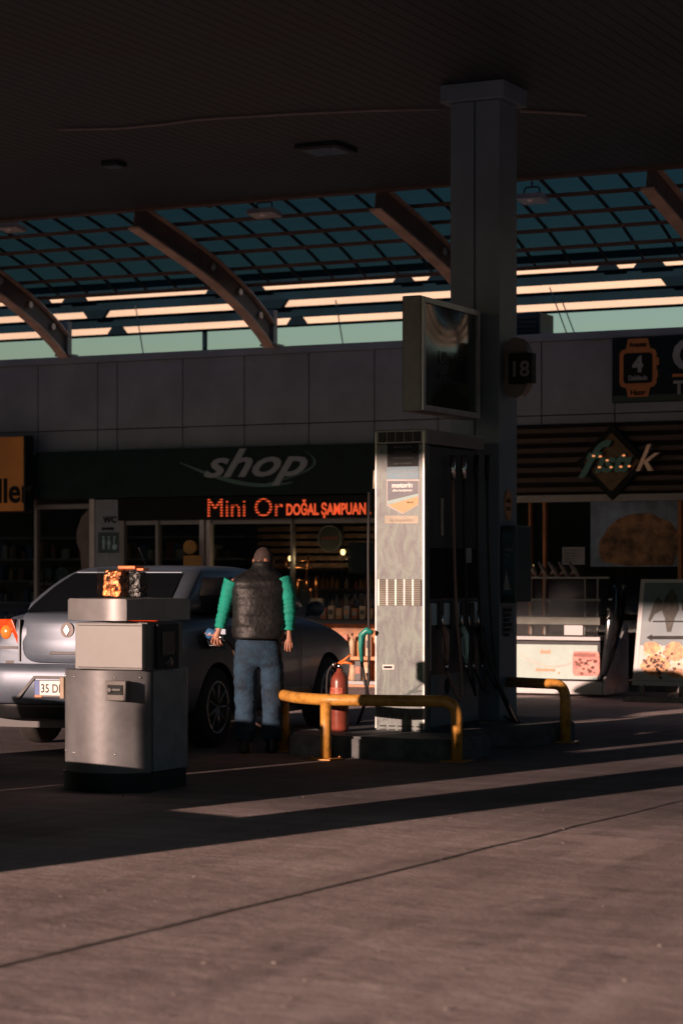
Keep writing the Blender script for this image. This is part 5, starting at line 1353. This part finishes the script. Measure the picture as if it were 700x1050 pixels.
lab_px = [(336,0,2,'dark bottle with black cap at the left of the upper rack shelf'),(345,0,4,'tall grey bottle second from left on the upper rack shelf'),(354,1,3,'rust-red packet in the middle of the upper rack shelf'),(361,0,1,'cream bottle right of the rust-red packet on the upper shelf'),(369,0,0,'amber bottle on the upper shelf, just left of the teal nozzle'),(378,1,1,'cream packet at the right end of the upper rack shelf')]
for px, k, mi, lb in lab_px: goods(px, shelves[0], rb+.12, random.uniform(.20,.30), .038, mi, lb, k)
for px, k, mi, lb in [(353,1,1,'cream packet at the left of the middle rack shelf'),(362,0,1,'pale wide bottle in the middle rack shelf'),(367.5,1,2,'narrow black packet standing on the middle rack shelf'),(376,1,0,'amber packet at the right of the middle rack shelf')]: goods(px, shelves[1]+.05, rb+.12, random.uniform(.2,.26), .045, mi, lb, k)
for k, px in enumerate(range(332,384,8)):
    goods(px, rz(640)+.06, rb+.2, .14+.03*(k%2), .042, [3,1,0,4,3,1,0][k], ['rust-red','cream','amber','grey','second rust-red','second cream','second amber'][k]+' packet on top of the goods rack, in the shade', 1)
# coffee corner inside: slatted wall, round sign, counter, machine, hanging pipes
ib_ = FB+1.2
q = MB()
for k in range(9): q.box(at_b(262,560,ib_)[0], at_b(392,560,ib_)[0], ib_+.05, ib_+.08, 1.52+k*.1, 1.58+k*.1)
tag(q.build('wall_slats', mat('inner_wood', (.11,.06,.035), .6, 0, .3, 4), bld), None)
a_, z_ = at_b(338,552,ib_-.1)
rsn = thing('round_sign', 'round dark sign with a ring border inside the shop', 'sign', (a_,ib_-.1,z_))
q = MB(); q.lathe([(.19,.0),(.19,.03)], (a_,ib_-.1,z_), 32, 'y'); q.build('disc', mat('disc_dark', (.035,.04,.04), .4), rsn)
q = MB(); q.tube([(a_+.175*math.cos(2*PI*k/32), ib_-.103, z_+.175*math.sin(2*PI*k/32)) for k in range(33)], .010, 6); q.build('ring', mat('ring_grey', (.12,.13,.13), .4), rsn)
text('KAHVE', .08, (a_,ib_-.105,z_-.02), mat('faint_red', (.22,.05,.04), .5), rsn, 'lettering', align='CENTER', ext=.002)
q = MB(); q.box(at_b(285,650,ib_)[0], at_b(395,650,ib_)[0], ib_-.3, ib_+.1, .08, 1.0, .01); cnt = q.build('counter', M_darkband, origin=(at_b(340,650,ib_)[0],ib_-.3,.08)); tag(cnt, 'dark service counter inside the shop behind the rack', 'counter')
a_, z_ = at_b(318,612,ib_-.1)
em = thing('coffee_machine', 'copper and black coffee machine on the inside counter', 'coffee machine', (a_,ib_-.1,1.0))
q = MB(); q.box(a_-.28, a_+.22, ib_-.2, ib_+.05, 1.001, 1.22, .02); q.build('body', M_dark, em)
q = MB()
for da_, h0, h1 in ((-.12,1.16,1.34),(.02,1.20,1.36),(.16,1.1,1.4),(.08,1.12,1.24)): q.tube([(a_+da_,ib_-.24,h0),(a_+da_,ib_-.24,h1)], .018, 8)
q.tube(arc([(a_-.3,ib_-.24,1.62),(a_-.3,ib_-.24,1.52),(a_+.1,ib_-.24,1.52)],5,.05), .014, 8); q.tube([(a_-.28,ib_-.24,1.6),(a_+.15,ib_-.24,1.62)], .008, 6); q.tube([(a_+.05,ib_-.24,1.7),(a_+.0,ib_-.24,1.34)], .010, 6); q.tube([(a_-.22,ib_-.24,1.36),(a_-.02,ib_-.24,1.34)], .010, 6)
q.ball((a_-.22,ib_-.2,1.13), .045, 1,1,1, 10)
q.build('pipework', M_brass, em)
q = MB(); q.box(a_+.08, a_+.26, ib_-.26, ib_-.2, 1.0, 1.1, .006); q.build('card_box', mat('card_grey', (.35,.3,.28), .5), em)
a0, z1 = at_b(357,556,FB+.05); a1, z0 = at_b(384,588,FB+.05)
q = MB(); q.box(a0, a1, FB+.05, FB+.06, z0, z1); tag(q.build('glass_panel', mat('grey_poster', (.05,.06,.065), .3), origin=(a0,FB+.05,z0)), 'plain grey panel hung behind the shop glass beside the dispenser', 'panel')
a0, z0 = at_b(352,618,FB-.01); txo = text('KAPI', .17, (a0,FB-.012,z0), mat('vinyl_grey', (.04,.05,.05), .5), bld, 'lettering', ext=.001)
wb = FB+2.6
wsv = thing('back_shelves', 'wall shelves of lit bottles deep behind the shop counter', 'shelving', (at_b(338,640,wb)[0],wb,0))
for z_ in (.95,1.22,1.5):
    q = MB(); q.box(at_b(262,640,wb)[0], at_b(392,640,wb)[0], wb, wb+.3, z_-.03, z_); q.build('shelf', mat('inner_wood', (.11,.06,.035), .6, 0, .3, 4), wsv)
    for k in range(26):
        a_ = at_b(264+k*4.9,640,wb)[0]; h_ = random.uniform(.10,.2)
        q = MB(); q.lathe([(.03,0),(.03,h_*.6),(.012,h_*.8),(.012,h_)], (a_,wb+.1,z_+.001), 10); q.build('bottle', [gm[0],gm[1],gm[3],gm[4],gm[2]][random.randrange(5)], wsv)
# left window: shelves and stock, posters, card sign
M_card = mat('card_blue', (.13,.17,.19), .5)
for i, (x0,x1,y0,y1,lb) in enumerate(((46,53,583,592,'small pale card leftmost in the left window'),(58,70,583,592,'wide pale card in the left window'),(80,87,582,587,'small tan card in the left window'))):
    a0, z1 = at_b(x0,y0,FB+.1); a1, z0 = at_b(x1,y1,FB+.1)
    q = MB(); q.box(a0, a1, FB+.1, FB+.11, z0, z1, .002); tag(q.build('price_card', M_card if i < 2 else mat('card_tan', (.25,.15,.09), .5), origin=(a0,FB+.1,z0)), lb, 'card', 'cards in the left window')
q = MB(); z_ = at_b(60,594,FB+.1)[1]; q.box(at_b(36,594,FB)[0], at_b(96,594,FB)[0], FB+.08, FB+.3, z_-.04, z_-.01); q.build('window_shelf', M_dark, bld)
a_, z_ = at_b(38,600,FB-.01)
text('Hizmet Kart', .075, (a_-.1,FB-.012,z_), M_faint, bld, 'lettering', ext=.001)
text('Card', .13, (a_,FB-.012,z_-.14), M_faint, bld, 'lettering', ext=.001, shear=.3)
q = MB(); P = [at_b(x,y,FB-.01) for x, y in ((93,520),(93.8,585),(84,585),(83,566),(79,556),(79,545),(84,530))]
q.plate(P, FB-.016, FB-.010); tag(q.build('window_decal', mat('decal_grey', (.12,.10,.095), .5, 0, .2, 3), origin=(P[0][0],FB-.01,P[1][1])), 'grey curved decal at the right edge of the left window', 'decal')
# a stand with yellow round head beside the door
a_, z_ = at_b(195,561,FB-.25)
yd = thing('display_stand', 'yellow round-topped display stand between the door frames', 'display stand', (a_,FB-.25,0))
M_yd = mat('display_yellow', (.30,.16,.03), .55)
q = MB(); q.lathe([(.095,-.02),(.095,.02)], (a_,FB-.25,z_), 24, 'y'); q.build('round_head', M_yd, yd)
q = MB(); q.box(a_-.06, a_+.13, FB-.33, FB-.17, .9, z_-.11, .01); q.build('box', M_yd, yd)
q = MB(); q.tube([(a_,FB-.25,z_-.1),(a_,FB-.25,.0)], .02, 8); q.build('pole', M_dark, yd)
# shelving with stock deep in the shop
sb_ = FB+1.6
sh0, sh1 = at_b(-40,600,sb_)[0], at_b(250,600,sb_)[0]
sv = thing('shop_shelving', 'dim shelving full of goods deep inside the left part of the shop', 'shelving', (sh0,sb_,0))
for k in range(6): q = MB(); q.box(sh0, sh1, sb_, sb_+.4, .35+k*.32, .375+k*.32); q.build('shelf', M_metalgrey, sv)
random.seed(21)
mats_ = [mat('stock_%s'%n_, c_, .5) for n_, c_ in (('red',(.16,.04,.03)),('blue',(.03,.06,.14)),('white',(.3,.3,.29)),('amber',(.22,.12,.03)),('brown',(.07,.035,.02)))]
for mi in range(5):
    q = MB()
    for k in range(5):
        a_ = sh0+.05+mi*.1
        while a_ < sh1-.15:
            w_ = random.uniform(.05,.12); h_ = random.uniform(.1,.24)
            if random.random() < .7: q.box(a_, a_+w_, sb_-.0+random.uniform(0,.06), sb_+.25, .377+k*.32, .377+k*.32+h_)
            a_ += .5+random.uniform(-.04,.04)
    o = q.build('stock', mats_[mi], sv); o['kind'] = 'stuff'

# ================================================================== BEYOND THE FRAME: things added unseen to shade the forecourt
AZ = math.radians(41.5); U = Vector((math.sin(AZ),math.cos(AZ))); Vv = Vector((-math.cos(AZ),math.sin(AZ)))
def uv(u, v): p = U*u+Vv*v; return p.x*CT-p.y*ST, p.x*ST+p.y*CT
# added shade casters dressed as a second island: dispenser copy, kerb, column
a_, b_ = uv(6.2, 10.55)
p2 = copy_tree(pump); p2.location = world(a_, b_, .17); p2['label'] = 'dispenser copy added outside the left edge of the view to shade the ground'
mb = MB(); mb.prism([(a_-.45,b_-1.2),(a_+.45,b_-1.2),(a_+.6,b_-.8),(a_+.6,b_+.9),(a_+.4,b_+1.2),(a_-.4,b_+1.2),(a_-.6,b_+.9),(a_-.6,b_-.8)], 0, .17, .02)
tag(mb.build('pump_island', M_kerb, origin=(a_,b_,0)), 'kerb island added under the unseen dispenser copy', 'kerb island')
a_, b_ = uv(5.3, 9.13)
oc = MB(); oc.box(a_-.36, a_+.36, b_-.32, b_+.32, 0, CZ-.002, .01); oc.build('column', M_col, canopy)  # unseen column added and sized to cast a long band of shadow
def offbox(u0, u1, v0, v1, z0, z1, nm, m, par):
    q = MB(); pts = [uv(u0,v0),uv(u1,v0),uv(u1,v1),uv(u0,v1)]; q.prism(pts, z0, z1, .01); return q.build(nm, m, par)
bn_ = uv(6.6, 10.98); lb = thing('shade_bin', 'tall round bin added out of view to shade the ground', 'litter bin', (*bn_,0))
q = MB(); q.lathe([(.10,0),(.13,.02),(.14,1.2),(.10,1.42),(.02,1.44)], (*bn_,0), 20); q.build('bin_body', M_metalgrey, lb)  # unseen bin added to widen the dispenser copy's shadow
kb_ = thing('added_bench', 'low bench added out of view to shade a strip of ground', 'bench', (*uv(7.4,9.8),0))
offbox(7.2, 7.6, 9.5, 10.2, .0, .38, 'seat', M_kerb, kb_); kb_.name = 'shade_bench'  # unseen bench added, its height set by the shadow it should cast
k2_ = thing('shade_kerb_block', 'low concrete block added out of view to shade the cabinet foot', 'kerb block', (*uv(9.0,11.4),0))
offbox(8.75, 9.1, 10.85, 11.93, .0, .40, 'block', M_kerb, k2_)  # unseen block added to keep the sun off the cabinet foot
offv = thing('shade_trailer', 'low grey flatbed trailer added out of view to shade the lane', 'trailer', (*uv(8.6,13),0))
offbox(8.2, 9.2, 11.95, 14.35, .12, .95, 'load_bed', M_metalgrey, offv)  # unseen trailer added to shade the lane and lower legs
for u_, v_ in ((8.7,12.5),(8.7,13.8)):
    a_, b_ = uv(u_, v_); q = MB(); q.lathe([(.2,-.5),(.3,-.48),(.3,.48),(.2,.5)], (a_,b_,.3), 20, 'x'); q.build('wheel', M_tyre, offv)

# belt of dark trees added unseen behind the viewer to cut the low sky glow
mb = MB(); random.seed(4)
M_leaf = mat('far_foliage', (.03,.045,.02), .9, 0, .5, .6, .6, 3)
for k in range(150):
    t = math.radians(-200+220*k/149); R_ = 62+random.uniform(-3,3); c = Vector((R_*math.cos(t), R_*math.sin(t)+8, 0)); hh = random.uniform(6.2,8.2); rw = random.uniform(2.6,4)
    g_ = bmesh.ops.create_icosphere(mb.bm, subdivisions=2, radius=1)
    for v in g_['verts']:
        n_ = 1+.35*noise.noise(v.co*2.+Vector((k,0,0))); v.co = Vector((v.co.x*rw*n_, v.co.y*rw*n_, (v.co.z*.5*n_+.5)*hh*.98)) + c
tag(mb.build('added_tree_belt', M_leaf, local=True), 'belt of dark trees added unseen behind the viewer to cut the sky glow', kind='stuff')

# ================================================================== CAMERA, LIGHT, WORLD
sc_ = bpy.context.scene
cam = bpy.data.cameras.new('camera'); co = bpy.data.objects.new('camera', cam); C.objects.link(co)
co.location = (0,0,H); co.rotation_euler = (PI/2,0,0)
cam.sensor_width = 36; cam.lens = F*36/1050; cam.shift_y = (HY-525)/1050; cam.clip_end = 2000; cam.clip_start = .1
cam.dof.use_dof = True; cam.dof.focus_distance = 18.3; cam.dof.aperture_fstop = 2.6
sc_.camera = co
az = math.radians(41.5); el = math.atan(.164)
sd = Vector((-math.sin(az)*math.cos(el), -math.cos(az)*math.cos(el), math.sin(el)))      # towards the sun
sun = bpy.data.lights.new('sun','SUN'); so = bpy.data.objects.new('sun', sun); C.objects.link(so)
sun.energy = 5.0; sun.angle = math.radians(.5); sun.color = (1,.67,.54)
so.rotation_euler = sd.to_track_quat('Z','Y').to_euler()
w = bpy.data.worlds.new('World'); sc_.world = w; w.use_nodes = True
nt = w.node_tree; bgn = nt.nodes['Background']
sk = nt.nodes.new('ShaderNodeTexSky'); sk.sky_type = 'NISHITA'; sk.sun_disc = False
sk.sun_elevation = el; sk.sun_rotation = math.atan2(sd.x, sd.y); sk.air_density = 1.6; sk.dust_density = .6; sk.ozone_density = 2.2
tn = nt.nodes.new('ShaderNodeMix'); tn.data_type = 'RGBA'; tn.blend_type = 'MULTIPLY'; tn.inputs[0].default_value = 1.; tn.inputs[7].default_value = (.74,.97,1.38,1)
nt.links.new(sk.outputs[0], tn.inputs[6]); nt.links.new(tn.outputs[2], bgn.inputs[0]); bgn.inputs[1].default_value = .066
vs = sc_.view_settings; vs.view_transform = 'Standard'; vs.look = 'None'; vs.exposure = 0.42; vs.gamma = 1; vs.use_curve_mapping = False
sc_.cycles.max_bounces = 8; sc_.cycles.transparent_max_bounces = 16
for o in list(bpy.data.objects):
    for k in ('_o','_n'):
        if k in o: del o[k]
